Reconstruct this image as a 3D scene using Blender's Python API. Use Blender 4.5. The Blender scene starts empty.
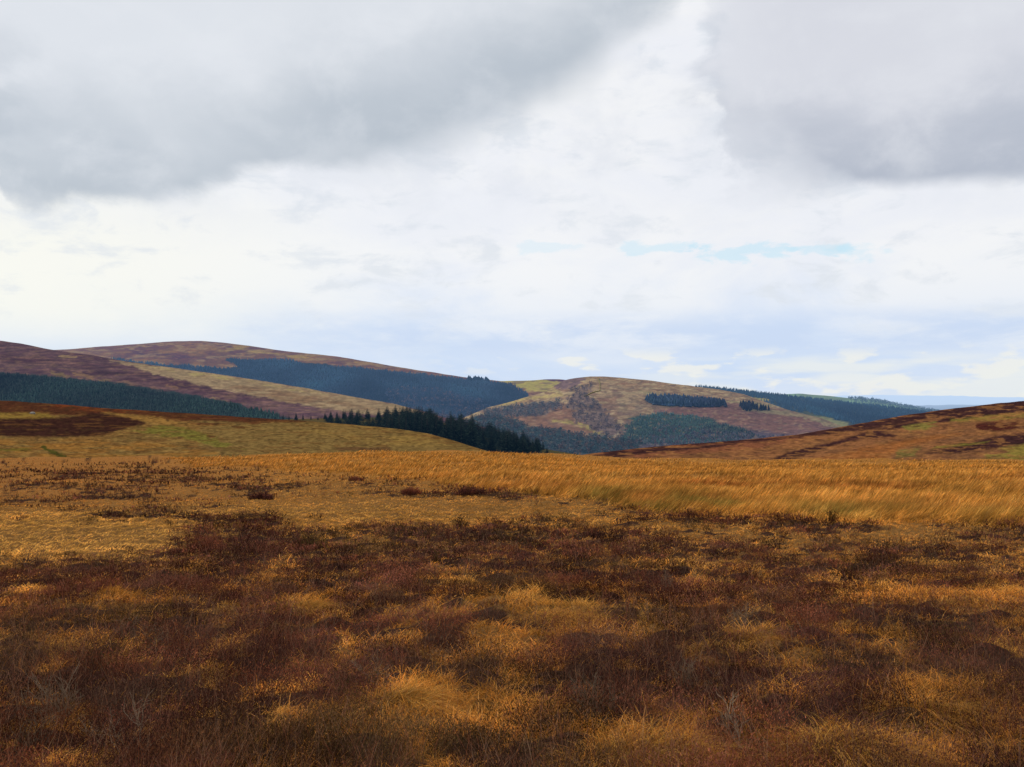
import bpy, math, random
import numpy as np

rng = np.random.default_rng(11)
random.seed(5)
F, EYE, VH = 985.0, 1.75, 402.0      # focal length in pixels, eye height (m), horizon row
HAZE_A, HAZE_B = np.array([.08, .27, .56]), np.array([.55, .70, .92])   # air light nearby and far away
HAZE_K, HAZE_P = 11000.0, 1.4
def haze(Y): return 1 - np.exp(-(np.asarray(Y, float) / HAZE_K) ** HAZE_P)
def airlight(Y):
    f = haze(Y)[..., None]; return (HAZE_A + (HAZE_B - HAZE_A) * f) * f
sc = bpy.context.scene
col = sc.collection

# ------------------------------------------------------------------ numpy noise
def _h(ix, iy, s):
    n = (ix.astype(np.int64) * 374761393 + iy.astype(np.int64) * 668265263 + s * 974634777) & 0xffffffff
    n = ((n ^ (n >> 13)) * 1274126177) & 0xffffffff
    n = (n ^ (n >> 16)) & 0xffffffff
    return n / 4294967295.0

def vnoise(x, y, s=0):
    ix, iy = np.floor(x), np.floor(y)
    fx, fy = x - ix, y - iy
    fx, fy = fx * fx * (3 - 2 * fx), fy * fy * (3 - 2 * fy)
    a, b = _h(ix, iy, s), _h(ix + 1, iy, s)
    c, d = _h(ix, iy + 1, s), _h(ix + 1, iy + 1, s)
    return (a + (b - a) * fx) * (1 - fy) + (c + (d - c) * fx) * fy

def fbm(x, y, s=0, o=4):
    x = np.asarray(x, float); y = np.asarray(y, float)
    r, a, t = 0, 1, 0
    for k in range(o):
        r = r + a * vnoise(x, y, s + k * 17); t += a
        x, y, a = x * 2.03 + 11.3, y * 2.03 - 7.1, a * .5
    return r / t - .5

def ss(x, a, b):
    t = np.clip((x - a) / (b - a), 0, 1)
    return t * t * (3 - 2 * t)

def lin(c):
    c = np.asarray(c, float) / 255.0
    return np.where(c <= .04045, c / 12.92, ((c + .055) / 1.055) ** 2.4)

# ------------------------------------------------------------------ mesh building
def make_mesh(name, V, T, C=None, smooth=False):
    V = np.ascontiguousarray(V, np.float32).reshape(-1, 3)
    T = np.ascontiguousarray(T, np.int32)
    k = T.shape[1]
    me = bpy.data.meshes.new(name)
    me.vertices.add(len(V)); me.vertices.foreach_set('co', V.ravel())
    me.loops.add(T.size); me.loops.foreach_set('vertex_index', T.ravel())
    me.polygons.add(len(T)); me.polygons.foreach_set('loop_start', np.arange(0, T.size, k, dtype=np.int32))
    if smooth:
        me.polygons.foreach_set('use_smooth', np.ones(len(T), bool))
    else:
        me.polygons.foreach_set('use_smooth', np.zeros(len(T), bool))
    if C is not None:
        at = me.color_attributes.new('Col', 'FLOAT_COLOR', 'POINT')
        c4 = np.ones((len(V), 4), np.float32); c4[:, :3] = C
        at.data.foreach_set('color', c4.ravel())
    me.update(calc_edges=True)
    me.validate()
    return me

def link(name, me, mat=None, parent=None, loc=None, **props):
    o = bpy.data.objects.new(name, me)
    col.objects.link(o)
    if mat is not None and me is not None:
        for m in (mat if isinstance(mat, (list, tuple)) else [mat]):
            me.materials.append(m)
    if parent: o.parent = parent
    if loc is not None: o.location = loc
    for k, v in props.items(): o[k] = v
    return o

# ------------------------------------------------------------------ materials
def attr_mat(name, haze=False, transl=0.0, bump=0.0, scale=1.0, vary=.25, rough=.85, spec=.1, objvary=0.0):
    m = bpy.data.materials.new(name); m.use_nodes = True
    n, l = m.node_tree.nodes, m.node_tree.links
    n.clear()
    out = n.new('ShaderNodeOutputMaterial')
    at = n.new('ShaderNodeAttribute'); at.attribute_name = 'Col'
    geo = n.new('ShaderNodeNewGeometry')
    nz = n.new('ShaderNodeTexNoise'); nz.inputs['Scale'].default_value = scale
    nz.inputs['Detail'].default_value = 6; nz.inputs['Roughness'].default_value = .65
    l.new(geo.outputs['Position'], nz.inputs['Vector'])
    mr = n.new('ShaderNodeMapRange')
    mr.inputs['From Min'].default_value = .3; mr.inputs['From Max'].default_value = .7
    mr.inputs['To Min'].default_value = 1 - vary; mr.inputs['To Max'].default_value = 1 + vary
    l.new(nz.outputs['Fac'], mr.inputs['Value'])
    mul = n.new('ShaderNodeVectorMath'); mul.operation = 'SCALE'
    l.new(at.outputs['Color'], mul.inputs[0]); l.new(mr.outputs[0], mul.inputs['Scale'])
    colout = mul.outputs[0]
    if objvary:
        oi = n.new('ShaderNodeObjectInfo')
        mr2 = n.new('ShaderNodeMapRange'); mr2.inputs['To Min'].default_value = 1 - objvary; mr2.inputs['To Max'].default_value = 1 + objvary
        l.new(oi.outputs['Random'], mr2.inputs['Value'])
        m2 = n.new('ShaderNodeVectorMath'); m2.operation = 'SCALE'
        l.new(colout, m2.inputs[0]); l.new(mr2.outputs[0], m2.inputs['Scale']); colout = m2.outputs[0]
    b = n.new('ShaderNodeBsdfPrincipled')
    b.inputs['Roughness'].default_value = rough
    b.inputs['Specular IOR Level'].default_value = spec
    l.new(colout, b.inputs['Base Color'])
    sh = b.outputs[0]
    if bump:
        bp = n.new('ShaderNodeBump'); bp.inputs['Strength'].default_value = bump
        bp.inputs['Distance'].default_value = 1.0 / scale
        l.new(nz.outputs['Fac'], bp.inputs['Height']); l.new(bp.outputs[0], b.inputs['Normal'])
    if transl:
        tr = n.new('ShaderNodeBsdfTranslucent'); l.new(colout, tr.inputs['Color'])
        mx = n.new('ShaderNodeMixShader'); mx.inputs[0].default_value = transl
        l.new(sh, mx.inputs[1]); l.new(tr.outputs[0], mx.inputs[2]); sh = mx.outputs[0]
    if haze:       # aerial perspective painted in: emission mixed over the surface, growing with world distance
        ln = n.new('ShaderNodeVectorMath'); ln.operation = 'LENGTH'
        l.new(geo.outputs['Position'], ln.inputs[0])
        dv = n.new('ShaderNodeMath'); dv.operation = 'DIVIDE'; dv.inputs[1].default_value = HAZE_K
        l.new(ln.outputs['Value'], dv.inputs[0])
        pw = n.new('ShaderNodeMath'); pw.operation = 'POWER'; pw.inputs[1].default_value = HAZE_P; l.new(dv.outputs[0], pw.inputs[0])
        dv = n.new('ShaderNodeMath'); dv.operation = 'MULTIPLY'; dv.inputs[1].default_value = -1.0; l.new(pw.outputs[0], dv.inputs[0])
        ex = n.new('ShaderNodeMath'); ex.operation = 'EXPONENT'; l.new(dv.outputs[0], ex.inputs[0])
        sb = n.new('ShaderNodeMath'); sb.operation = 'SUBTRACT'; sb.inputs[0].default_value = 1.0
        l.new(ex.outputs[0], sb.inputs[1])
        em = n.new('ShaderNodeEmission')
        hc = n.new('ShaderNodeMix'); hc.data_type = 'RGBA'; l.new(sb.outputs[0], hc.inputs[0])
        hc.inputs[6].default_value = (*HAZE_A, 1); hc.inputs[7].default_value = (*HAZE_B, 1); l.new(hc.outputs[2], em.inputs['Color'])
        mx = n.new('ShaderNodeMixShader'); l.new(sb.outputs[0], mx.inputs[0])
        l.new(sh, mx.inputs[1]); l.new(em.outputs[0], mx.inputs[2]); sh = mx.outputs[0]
    l.new(sh, out.inputs[0])
    return m

M_ground = attr_mat('moor_soil', scale=14, vary=.45, bump=.6, spec=.0)
M_grass = attr_mat('dry_grass', transl=.25, scale=2.2, vary=.3, spec=.0)
M_heather = attr_mat('heather_twigs', transl=.08, scale=2.6, vary=.45, spec=.0)
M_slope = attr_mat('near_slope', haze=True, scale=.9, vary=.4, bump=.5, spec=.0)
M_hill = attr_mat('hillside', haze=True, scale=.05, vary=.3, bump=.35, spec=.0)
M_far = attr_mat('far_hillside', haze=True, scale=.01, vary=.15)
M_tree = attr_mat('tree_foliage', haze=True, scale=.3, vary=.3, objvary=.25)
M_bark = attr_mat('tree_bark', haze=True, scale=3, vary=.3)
M_dead = attr_mat('bleached_wood', scale=40, vary=.35)
M_stone = attr_mat('rough_stone', scale=5, vary=.3, bump=.4)

# ------------------------------------------------------------------ terrain
def pxz(U, V, Y):
    return (U - 512) / F * Y, EYE - (V - VH) / F * Y

def poly_mask(U, V, pts, soft):
    """1 inside a polygon of bearings and dips, 0 outside, soft edge"""
    P = np.array(pts, float)
    d2 = np.full(U.shape, 1e9); ins = np.zeros(U.shape, bool)
    for i in range(len(P)):
        a, b = P[i], P[(i + 1) % len(P)]
        e = b - a; wx, wy = U - a[0], V - a[1]
        t = np.clip((wx * e[0] + wy * e[1]) / (e @ e + 1e-9), 0, 1)
        d2 = np.minimum(d2, (wx - t * e[0]) ** 2 + (wy - t * e[1]) ** 2)
        c = (a[1] > V) != (b[1] > V)
        with np.errstate(divide='ignore', invalid='ignore'):
            xi = (b[0] - a[0]) * (V - a[1]) / (b[1] - a[1] + 1e-12) + a[0]
        ins ^= c & (U < xi)
    sd = np.sqrt(d2) * np.where(ins, 1, -1)
    return ss(sd, -soft, soft)

def stroke_mask(U, V, pts, w, soft):
    P = np.array(pts, float); d2 = np.full(U.shape, 1e9)
    for a, b in zip(P[:-1], P[1:]):
        e = b - a; wx, wy = U - a[0], V - a[1]
        t = np.clip((wx * e[0] + wy * e[1]) / (e @ e), 0, 1)
        d2 = np.minimum(d2, (wx - t * e[0]) ** 2 + (wy - t * e[1]) ** 2)
    return 1 - ss(np.sqrt(d2), w - soft, w + soft)

class Hill:
    """a hillside standing between two distances: foot line and ridge line, with a back slope"""
    def __init__(s, foot, ridge, yf, yr, u0, u1, nt=170, curve=1.0, relief=0, rs=300, ridge_noise=.3, seed=1, du=1.0):
        s.U1 = np.arange(u0, u1 + du, du)
        uf, vf = zip(*foot); ur, vr = zip(*ridge)
        s.T1 = np.linspace(0, 1, nt)
        U, T = np.meshgrid(s.U1, s.T1)
        yfu = np.interp(s.U1, *zip(*yf)) if not np.isscalar(yf) else np.full(s.U1.shape, float(yf))
        yru = np.interp(s.U1, *zip(*yr)) if not np.isscalar(yr) else np.full(s.U1.shape, float(yr))
        R = np.interp(s.U1, ur, vr)
        k = np.exp(-np.linspace(-2, 2, 13) ** 2); k /= k.sum()
        R = np.convolve(np.pad(R, 6, 'edge'), k, 'valid') + ridge_noise * 2 * fbm(s.U1 / 14, s.U1 * 0 + seed, seed, 4)
        Ft = np.interp(s.U1, uf, vf)
        Y = yfu + (yru - yfu) * T
        g = np.sin(T * math.pi / 2) ** curve
        V = Ft + (R - Ft) * g
        X, Z = pxz(U, V, Y)
        if relief:
            Z = Z + relief * 2 * fbm(X / rs, Y / rs, seed + 5, 5) * np.sin(math.pi * np.clip(T, 0, 1)) ** .6
            V = VH - (Z - EYE) / Y * F
        s.U, s.T, s.Y, s.V, s.X, s.Z = U, T, Y, V, X, Z
        s.C = np.zeros(U.shape + (3,))
        s.seed = seed; s.wm = 1.0
        
    def alb(s, rgb, L=1.08):
        fac = haze(s.Y)
        c = (lin(rgb)[None, None, :] - airlight(s.Y)) / (1 - fac[..., None]) / L
        return np.clip(c, .006, .9)
    def base(s, rgb, rgb2=None, sx=40, sy=8, thr=.0, soft=.15):
        s.C[:] = s.alb(rgb)
        if rgb2 is not None:
            m = ss(fbm(s.U / sx, s.V / sy, s.seed + 31, 5), thr - soft, thr + soft)
            s.C += (s.alb(rgb2) - s.C) * m[..., None]
    def warp(s, w, sc_=9):
        w = w * s.wm
        return (s.U + w * (7 * fbm(s.U / sc_, s.V / (sc_ * .4), s.seed + 3, 3) + 9 * fbm(s.U / 3.5, s.V / 1.3, s.seed + 4, 3)),
                s.V + w * (1.8 * fbm(s.U / sc_, s.V / (sc_ * .5), s.seed + 8, 3) + 1.6 * fbm(s.U / 3.5, s.V / 1.3, s.seed + 9, 3)))
    def paint(s, rgb, pts, soft=1.5, w=1.5, amt=1.0, broken=0.0, bs=(20, 4)):
        U, V = s.warp(w)
        m = poly_mask(U, V, pts, soft) * amt
        if broken: m = m * ss(fbm(s.U / bs[0], s.V / bs[1], s.seed + 77, 4), -.25 + broken * .3, .0 + broken * .3)
        s.C += (s.alb(rgb) - s.C) * m[..., None]
    def line(s, rgb, pts, wd=1.5, soft=1, w=1.5, amt=1.0):
        U, V = s.warp(w)
        m = stroke_mask(U, V, pts, wd, soft) * amt
        s.C += (s.alb(rgb) - s.C) * m[..., None]
    def speckle(s, amp, sx, sy):
        s.C *= (1 + amp * 2 * fbm(s.U / sx, s.V / sy, s.seed + 55, 4))[..., None]
    def mottle(s, rgb, thr, sx, sy, amt=.6, sf=.06, k=0):
        m = ss(fbm(s.U / sx, s.V / sy, s.seed + 140 + k, 5), thr - sf, thr + sf) * amt
        s.C += (s.alb(rgb) - s.C) * m[..., None]
    def build(s, name, mat, back=.35, drop=60, **props):
        nt, nu = s.U.shape
        X, Y, Z, C = s.X, s.Y, s.Z, np.clip(s.C, .004, .9)
        for f, dz in ((back * .25, drop * .15), (back, drop)):      # the far side of the ridge
            yb = s.Y[-1] * (1 + f); X = np.vstack([X, ((s.U1 - 512) / F * yb)[None]])
            Y = np.vstack([Y, yb[None]]); Z = np.vstack([Z, (s.Z[-1] - dz)[None]])
            C = np.concatenate([C, C[-1:]], 0)
        nt += 2
        P = np.stack([X, Y, Z], -1).reshape(-1, 3)
        i = np.arange((nt - 1) * nu).reshape(nt - 1, nu)[:, :-1].ravel()
        Q = np.stack([i, i + 1, i + nu + 1, i + nu], 1)
        return link(name, make_mesh(name, P, Q, C.reshape(-1, 3), True), mat, **props)
    def sample(s, pts, n, soft=.6, w=1.0, line=None, wd=2, seed=0, bias=.5):
        """random spots on the hillside inside a patch: X, Y, Z, U, V"""
        r = np.random.default_rng(s.seed * 100 + seed)
        U, V = s.warp(w)
        m = poly_mask(U, V, pts, soft) if line is None else stroke_mask(U, V, line, wd, soft)
        dv = np.abs(np.gradient(s.V, axis=0)) + .02; dy = np.gradient(s.Y, axis=0)
        p = (m > .5) * (dv / dv.mean()) ** bias * (dy / dy.mean()) ** (1 - bias)
        p[-1] = 0; p[:, -1] = 0
        p = p.ravel() / p.sum()
        k = r.choice(p.size, n, p=p)
        j, i = np.unravel_index(k, s.U.shape)
        a, b = r.random(n), r.random(n)
        def g(A):
            return (A[j, i] * (1 - a) + A[j, i + 1] * a) * (1 - b) + (A[j + 1, i] * (1 - a) + A[j + 1, i + 1] * a) * b
        return g(s.X), g(s.Y), g(s.Z), g(s.U), g(s.V)

# ---- trees of far woods: small ragged cones / puffs, merged per wood
def cone_wood(name, P, H, colr, mat, label, spread=.22, **kw):
    r = np.random.default_rng(len(P))
    X, Y, Z = P[:3]; n = len(X)
    H = H * r.uniform(.55, 1.25, n)
    Vs, Ts, Cs = [], [], []
    k = 7
    for tier, (z0, z1, rr) in enumerate(((.08, .62, 1.0), (.38, 1.0, .66))):
        ang = np.linspace(0, 2 * np.pi, k, endpoint=False)[None] + r.uniform(0, 6, (n, 1))
        rad = (H * spread * rr)[:, None] * r.uniform(.55, 1.3, (n, k))
        vx = X[:, None] + rad * np.cos(ang); vy = Y[:, None] + rad * np.sin(ang)
        vz = Z[:, None] + H[:, None] * (z0 + r.uniform(-.07, .07, (n, k)))
        ax = X + r.normal(0, .02, n) * H
        V = np.concatenate([np.stack([vx, vy, vz], -1), np.stack([ax, Y, Z + H * z1], -1)[:, None]], 1)
        b = (np.arange(n) * (k + 1))[:, None]
        T = np.stack([b + np.arange(k), b + (np.arange(k) + 1) % k, b + k + 0 * np.arange(k)], -1).reshape(-1, 3)
        pt = fbm(X / 160, Y / 260, 5, 3); c = colr[None] * r.uniform(.65, 1.4, (n, 1)) * np.clip(1 + 2.0 * pt[:, None], .3, 2) * (1 + r.normal(0, .06, (n, 3))) * (1 + pt[:, None] * np.array([-.5, .35, 0]))
        C = np.repeat(np.clip(c, .003, 1)[:, None], k + 1, 1)
        C[:, :k] *= .6
        Ts.append(T + sum(len(v) for v in Vs)); Vs.append(V.reshape(-1, 3)); Cs.append(C.reshape(-1, 3))
    me = make_mesh(name, np.vstack(Vs), np.vstack(Ts), np.vstack(Cs))
    return link(name, me, mat, kind='stuff', label=label, category='trees')

def puff_wood(name, P, H, cols, mat, label):
    r = np.random.default_rng(len(P[0]) + 3)
    X, Y, Z = P[:3]; n = len(X); k = 26
    H = H * r.uniform(.6, 1.3, n)
    d = r.normal(0, 1, (n, k, 3)); d /= np.linalg.norm(d, axis=-1, keepdims=True)
    d *= r.uniform(.3, 1, (n, k, 1)) ** .5
    c0 = np.stack([X, Y, Z + H * .55], -1)[:, None] + d * (H[:, None, None] * np.array([.42, .42, .46]))
    tri = c0[:, :, None] + r.normal(0, 1, (n, k, 3, 3)) * (H[:, None, None, None] * .11)
    cc = np.array(cols)[r.integers(0, len(cols), n)][:, None, None] * r.uniform(.8, 1.2, (n, k, 1, 1)) * np.ones((1, 1, 3, 1))
    V = tri.reshape(-1, 3)
    me = make_mesh(name, V, np.arange(len(V)).reshape(-1, 3), np.clip(cc, .003, 1).reshape(-1, 3))
    return link(name, me, mat, kind='stuff', label=label, category='trees')

def hz(rgb, Y, L=.72):
    f = float(haze(Y))
    return np.clip((lin(rgb) - airlight(np.float64(Y))) / (1 - f) / L, .006, .9)

# ---- widest sheet of country, out to the horizon
ang = np.linspace(0, 2 * np.pi, 181)[:-1]
rad = np.array([150, 400, 1000, 3000, 8000, 20000, 60000.])
P = [[0, 60, -30]]
for r_ in rad:
    for a in ang: P.append([r_ * math.cos(a), 60 + r_ * math.sin(a), -30 - min(1, r_ / 3000) * 190])
P = np.array(P); nA = len(ang)
T = [[0, 1 + i, 1 + (i + 1) % nA] for i in range(nA)]
for k in range(len(rad) - 1):
    for i in range(nA):
        a, b = 1 + k * nA + i, 1 + k * nA + (i + 1) % nA
        T += [[a, a + nA, b + nA], [a, b + nA, b]]
link('terrain', make_mesh('terrain', P, np.array(T), np.tile([.10, .09, .05], (len(P), 1)), True), M_far, kind='structure', label='low country far beyond the hills')

# ---- far blue range
h = Hill([(600, 420), (1300, 420)], [(600, 402), (790, 398), (850, 395.5), (900, 395), (960, 396), (1024, 397.5), (1100, 398), (1300, 396)], 20000, 34000, 640, 1250, nt=40, relief=60, rs=3000, ridge_noise=.9, seed=3, du=2)
h.base((190, 210, 236), (172, 196, 226), 60, 3)
h.build('hill_range', M_far, drop=400, kind='structure', label='faint blue range of hills on the horizon')
h = Hill([(820, 420), (1250, 420)], [(820, 416), (880, 408), (930, 405), (965, 404.5), (1000, 405), (1040, 404), (1100, 403), (1250, 405)], 10000, 14000, 820, 1200, nt=40, relief=30, rs=1200, ridge_noise=.5, seed=4)
h.base((128, 158, 198), (112, 142, 180), 25, 2)
h.build('hill_range', M_far, drop=200, kind='structure', label='low blue hills below the horizon')

# ---- green hill beyond the wooded ridge
g = Hill([(740, 430), (1100, 430)], [(740, 400), (775, 394.5), (800, 393.5), (830, 396), (850, 398.5), (870, 399), (900, 405), (930, 410), (960, 416), (1100, 430)], 4200, 5600, 740, 1010, nt=80, seed=6)
g.base((112, 132, 128), (120, 150, 140), 30, 3)
g.build('hill', M_hill, kind='structure', label='pale green hill behind the wooded ridge')
P = g.sample(None, 500, line=[(850, 400), (880, 402), (915, 409), (945, 413)], wd=2.2, seed=1)
puff_wood('hedgerow_trees', P, 13, [hz((74, 98, 122), 5000), hz((96, 118, 130), 5000)], M_tree, 'blue-grey trees scattered along the crest of the pale green hill')

# ---- wooded ridge at the right
w6 = Hill([(660, 440), (1000, 445)], [(660, 392), (690, 388.5), (700, 387), (720, 389), (760, 393.5), (800, 398), (850, 403.5), (900, 409), (935, 414), (960, 420), (1000, 430)], 2700, 3700, 660, 980, nt=140, relief=8, rs=350, seed=8, curve=.9)
w6.base((70, 84, 96), (84, 94, 92), 25, 4)
w6.paint((150, 142, 108), [(730, 396), (770, 399), (768, 412), (740, 412)], 1.5)
w6.paint((170, 168, 150), [(793, 403), (800, 403), (800, 408), (793, 408)], 1, amt=.8)
w6.paint((124, 126, 104), [(780, 411), (830, 418), (870, 432), (800, 425)], 1.5)
w6.build('hill', M_hill, kind='structure', label='long ridge clothed in dark conifer woodland')
wp = [(692, 386), (720, 387), (800, 397), (900, 407), (942, 414), (935, 422), (860, 425), (820, 416), (800, 408), (780, 404), (762, 399), (740, 396), (712, 393), (695, 391)]
P = [np.concatenate(q) for q in zip(w6.sample(wp, 5200, seed=1, bias=.7), w6.sample(wp, 700, seed=21, bias=.7, w=2.0))]
P = [np.concatenate(q) for q in zip(P, w6.sample([(760, 402), (800, 403), (815, 411), (790, 413), (764, 409)], 420, seed=31, soft=.4))]
cone_wood('conifer_woodland', P, 11, hz((60, 84, 108), 3200), M_tree, 'dark blue-green conifer woodland running along the right-hand ridge')

# ---- back hill with the great forest
h4 = Hill([(-260, 440), (700, 440)], [(-260, 352), (0, 352), (50, 350), (80, 348.5), (110, 346), (150, 343), (175, 341.3), (200, 341), (225, 343), (255, 347), (285, 351), (310, 353.5), (340, 357), (370, 362), (400, 367.5), (440, 374), (470, 378), (500, 381), (530, 380.5), (545, 379.5), (560, 379.5), (600, 384), (700, 400)], 2700, 4000, -260, 680, nt=170, relief=16, rs=420, seed=12, curve=.85)
h4.base((112, 92, 98), (128, 104, 98), 34, 5)
h4.paint((146, 124, 98), [(195, 342), (235, 344), (300, 353), (380, 365), (330, 362), (262, 354), (240, 355), (215, 350)], 2, broken=.6, bs=(16, 3))
h4.paint((98, 82, 100), [(80, 350), (160, 348), (215, 358), (180, 362), (110, 357)], 3, broken=.5, bs=(20, 3))
h4.line((150, 132, 104), [(225, 347), (262, 352), (300, 357)], 1.2, amt=.7)
h4.paint((154, 146, 104), [(500, 380), (565, 378), (575, 395), (545, 392), (530, 390), (515, 386)], 1.0)
h4.paint((92, 78, 98), [(535, 378), (600, 378), (600, 386), (560, 382)], 1.0)
h4.mottle((92, 76, 88), .05, 14, 2.2, .5); h4.mottle((150, 130, 112), .10, 10, 1.6, .55, k=3)
h4.speckle(.2, 3, 1)
h4.paint((58, 78, 100), [(112, 359), (150, 364), (190, 366), (215, 368), (238, 368), (226, 359), (262, 359), (300, 362), (430, 375), (505, 383), (530, 396), (520, 440), (200, 440), (100, 400)], 1.0)
h4.paint((104, 96, 112), [(400, 396), (450, 394), (500, 406), (510, 424), (440, 424)], 5, amt=.8, broken=.3, bs=(12, 3))  # purple-brown haze painted over the forest's lower right
h4.build('hill', M_hill, kind='structure', label='broad heather-topped hill behind a large conifer forest')
wp = [(112, 359), (135, 362), (165, 365), (195, 366.5), (222, 369), (240, 369), (226, 360.5), (240, 359.5), (262, 361), (276, 359.5), (296, 362), (306, 366), (318, 365.5), (330, 367.5), (350, 367.5), (400, 372.5), (440, 376.5), (470, 380), (490, 381), (508, 385), (520, 389), (530, 396), (505, 410), (480, 416), (440, 415), (400, 410), (300, 402), (200, 392), (120, 370)]
P = [np.concatenate(q) for q in zip(h4.sample(wp, 19000, seed=1, bias=.6), h4.sample(wp, 2600, seed=21, bias=.6, w=2.6))]
cone_wood('conifer_forest', P, 9, hz((70, 92, 118), 3300), M_tree, 'great slate-blue conifer forest filling the slope of the far hill')
P = h4.sample([(464, 377.5), (486, 379), (488, 383), (466, 381)], 60, seed=2)
cone_wood('conifer_copse', P, 13, hz((46, 66, 90), 3600), M_tree, 'tall dark copse standing up on the skyline at the end of the forest', spread=.5)
P = h4.sample([(380, 390), (430, 388), (470, 398), (500, 412), (490, 424), (430, 420), (395, 408)], 800, seed=3)
puff_wood('bare_woodland', P, 10, [hz((82, 92, 116), 3000), hz((104, 98, 112), 3000), hz((72, 90, 118), 3000)], M_tree, 'bare purple-brown broadleaf trees at the foot of the forest')

# ---- rounded khaki hill in the middle
h5 = Hill([(420, 470), (1000, 470)], [(420, 436), (450, 424), (470, 415), (490, 407), (510, 402), (530, 396), (545, 392), (556, 385), (565, 380), (575, 378), (590, 376.5), (605, 376.5), (620, 377.5), (650, 380.5), (690, 386), (720, 390), (745, 394.5), (765, 402), (790, 410.5), (820, 418), (845, 427), (870, 440), (1000, 460)], [(420, 1500), (1000, 1500)], [(420, 2100), (560, 2500), (700, 2500), (1000, 1900)], 420, 900, nt=260, relief=14, rs=240, seed=21, curve=.9, du=.75)
h5.base((150, 132, 112), (134, 114, 102), 14, 2.4)
h5.mottle((168, 152, 126), .10, 9, 1.5, .6); h5.mottle((116, 92, 92), .13, 7, 1.4, .6, k=5)
h5.paint((126, 96, 90), [(600, 376), (700, 388), (650, 392), (615, 384)], 3, amt=.45, broken=.5, bs=(12, 2))
h5.paint((112, 98, 106), [(545, 378), (585, 375), (583, 382), (566, 390), (556, 388)], 1.2)
h5.paint((126, 98, 94), [(590, 396), (615, 398), (620, 410), (640, 415), (625, 424), (600, 415)], 3, amt=.8, broken=.3, bs=(9, 3))
h5.paint((104, 96, 96), [(605, 405), (650, 400), (670, 412), (640, 425), (615, 420)], 4, amt=.6, broken=.5, bs=(9, 3))
h5.paint((112, 90, 94), [(655, 408), (730, 403), (790, 410), (860, 430), (860, 460), (640, 460), (650, 420)], 2)
h5.paint((118, 92, 92), [(690, 408), (800, 414), (830, 436), (760, 430), (700, 415)], 3, amt=.7, broken=.4)
h5.paint((66, 88, 92), [(632, 417), (660, 412), (700, 416), (740, 428), (765, 436), (720, 446), (620, 446), (626, 426)], 1.6)
h5.paint((84, 86, 104), [(640, 438), (760, 430), (860, 445), (850, 470), (620, 470)], 2, amt=.7)
h5.paint((114, 102, 104), [(572, 390), (590, 384), (588, 392), (598, 405), (612, 418), (628, 432), (600, 440), (580, 425), (566, 405)], 1.5)
h5.paint((82, 82, 96), [(475, 412), (520, 405), (560, 400), (555, 415), (500, 418)], 2, amt=.8)
h5.paint((126, 100, 94), [(556, 402), (566, 404), (578, 420), (596, 432), (570, 440), (530, 430), (505, 415), (545, 416)], 2)
h5.line((148, 134, 96), [(556, 421), (575, 423), (590, 429), (598, 434)], 1.6)
h5.paint((66, 84, 94), [(430, 430), (490, 412), (530, 425), (600, 440), (640, 440), (640, 470), (430, 470)], 2)
h5.line((176, 166, 140), [(614, 436), (620, 432)], 1.2, amt=.7)
h5.line((166, 158, 116), [(540, 392), (556, 390), (562, 394)], 2, amt=.5)
h5.line((166, 150, 108), [(500, 405), (530, 398), (560, 395)], 1.6, amt=.8)
h5.line((120, 124, 100), [(640, 392), (700, 399), (740, 402), (770, 406)], 1.0, amt=.5)
h5.line((136, 128, 108), [(745, 408), (800, 415), (848, 429)], 2.0, amt=.8)
h5.mottle((92, 84, 92), .12, 5, 1.6, .45, k=9); h5.mottle((150, 128, 108), .15, 5, 1.4, .4, k=11)
h5.speckle(.32, 2.6, 1.1)
h5.build('hill', M_hill, kind='structure', label='rounded khaki hill cut by wooded gullies')
P = h5.sample([(645, 400), (665, 399), (700, 401.5), (722, 404), (727, 407), (705, 407.5), (675, 406.5), (652, 405)], 800, seed=1, soft=.3, w=.25)
cone_wood('conifer_stand', P, 13, hz((58, 76, 100), 2300), M_tree, 'long dark stand of conifers on the right shoulder of the khaki hill', spread=.34)
P = h5.sample([(736, 406), (752, 405), (765, 409), (770, 411), (745, 411)], 90, seed=2, soft=.3, w=.4)
cone_wood('conifer_copse', P, 13, hz((58, 76, 98), 2200), M_tree, 'small dark conifer copse below the wooded ridge')
P = h5.sample([(632, 418), (660, 413), (700, 417), (740, 429), (760, 436), (720, 445), (622, 445), (628, 427)], 1300, seed=3)
cone_wood('conifer_woodland', P, 6, hz((76, 98, 108), 2000), M_tree, 'blue-green conifer wood on the lower slope of the khaki hill')
P = h5.sample([(572, 390), (590, 384), (588, 392), (598, 405), (612, 418), (628, 432), (610, 440), (580, 425), (566, 405)], 260, seed=4)
puff_wood('gully_woodland', P, 6.5, [hz((94, 92, 108), 2200), hz((100, 92, 104), 2200), hz((84, 92, 106), 2200)], M_tree, 'blue-grey bare woodland filling the gully of the khaki hill')
P = h5.sample([(480, 412), (520, 405), (552, 402), (564, 400), (560, 410), (530, 418), (490, 419)], 420, seed=7)
puff_wood('slope_woodland', P, 6.5, [hz((82, 96, 108), 2000), hz((96, 96, 108), 2000)], M_tree, 'grey-green woodland below the pale spur of the khaki hill')
P = h5.sample([(440, 430), (490, 414), (530, 427), (600, 438), (640, 442), (640, 455), (450, 455)], 2200, seed=8)
puff_wood('valley_woodland', P, 7, [hz((70, 90, 100), 1800), hz((86, 88, 102), 1800), hz((98, 88, 94), 1800), hz((68, 90, 102), 1800)], M_tree, 'mixed dusky woodland along the valley floor')
P = h5.sample([(650, 425), (750, 436), (850, 440), (840, 455), (650, 455)], 700, seed=9)
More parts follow.
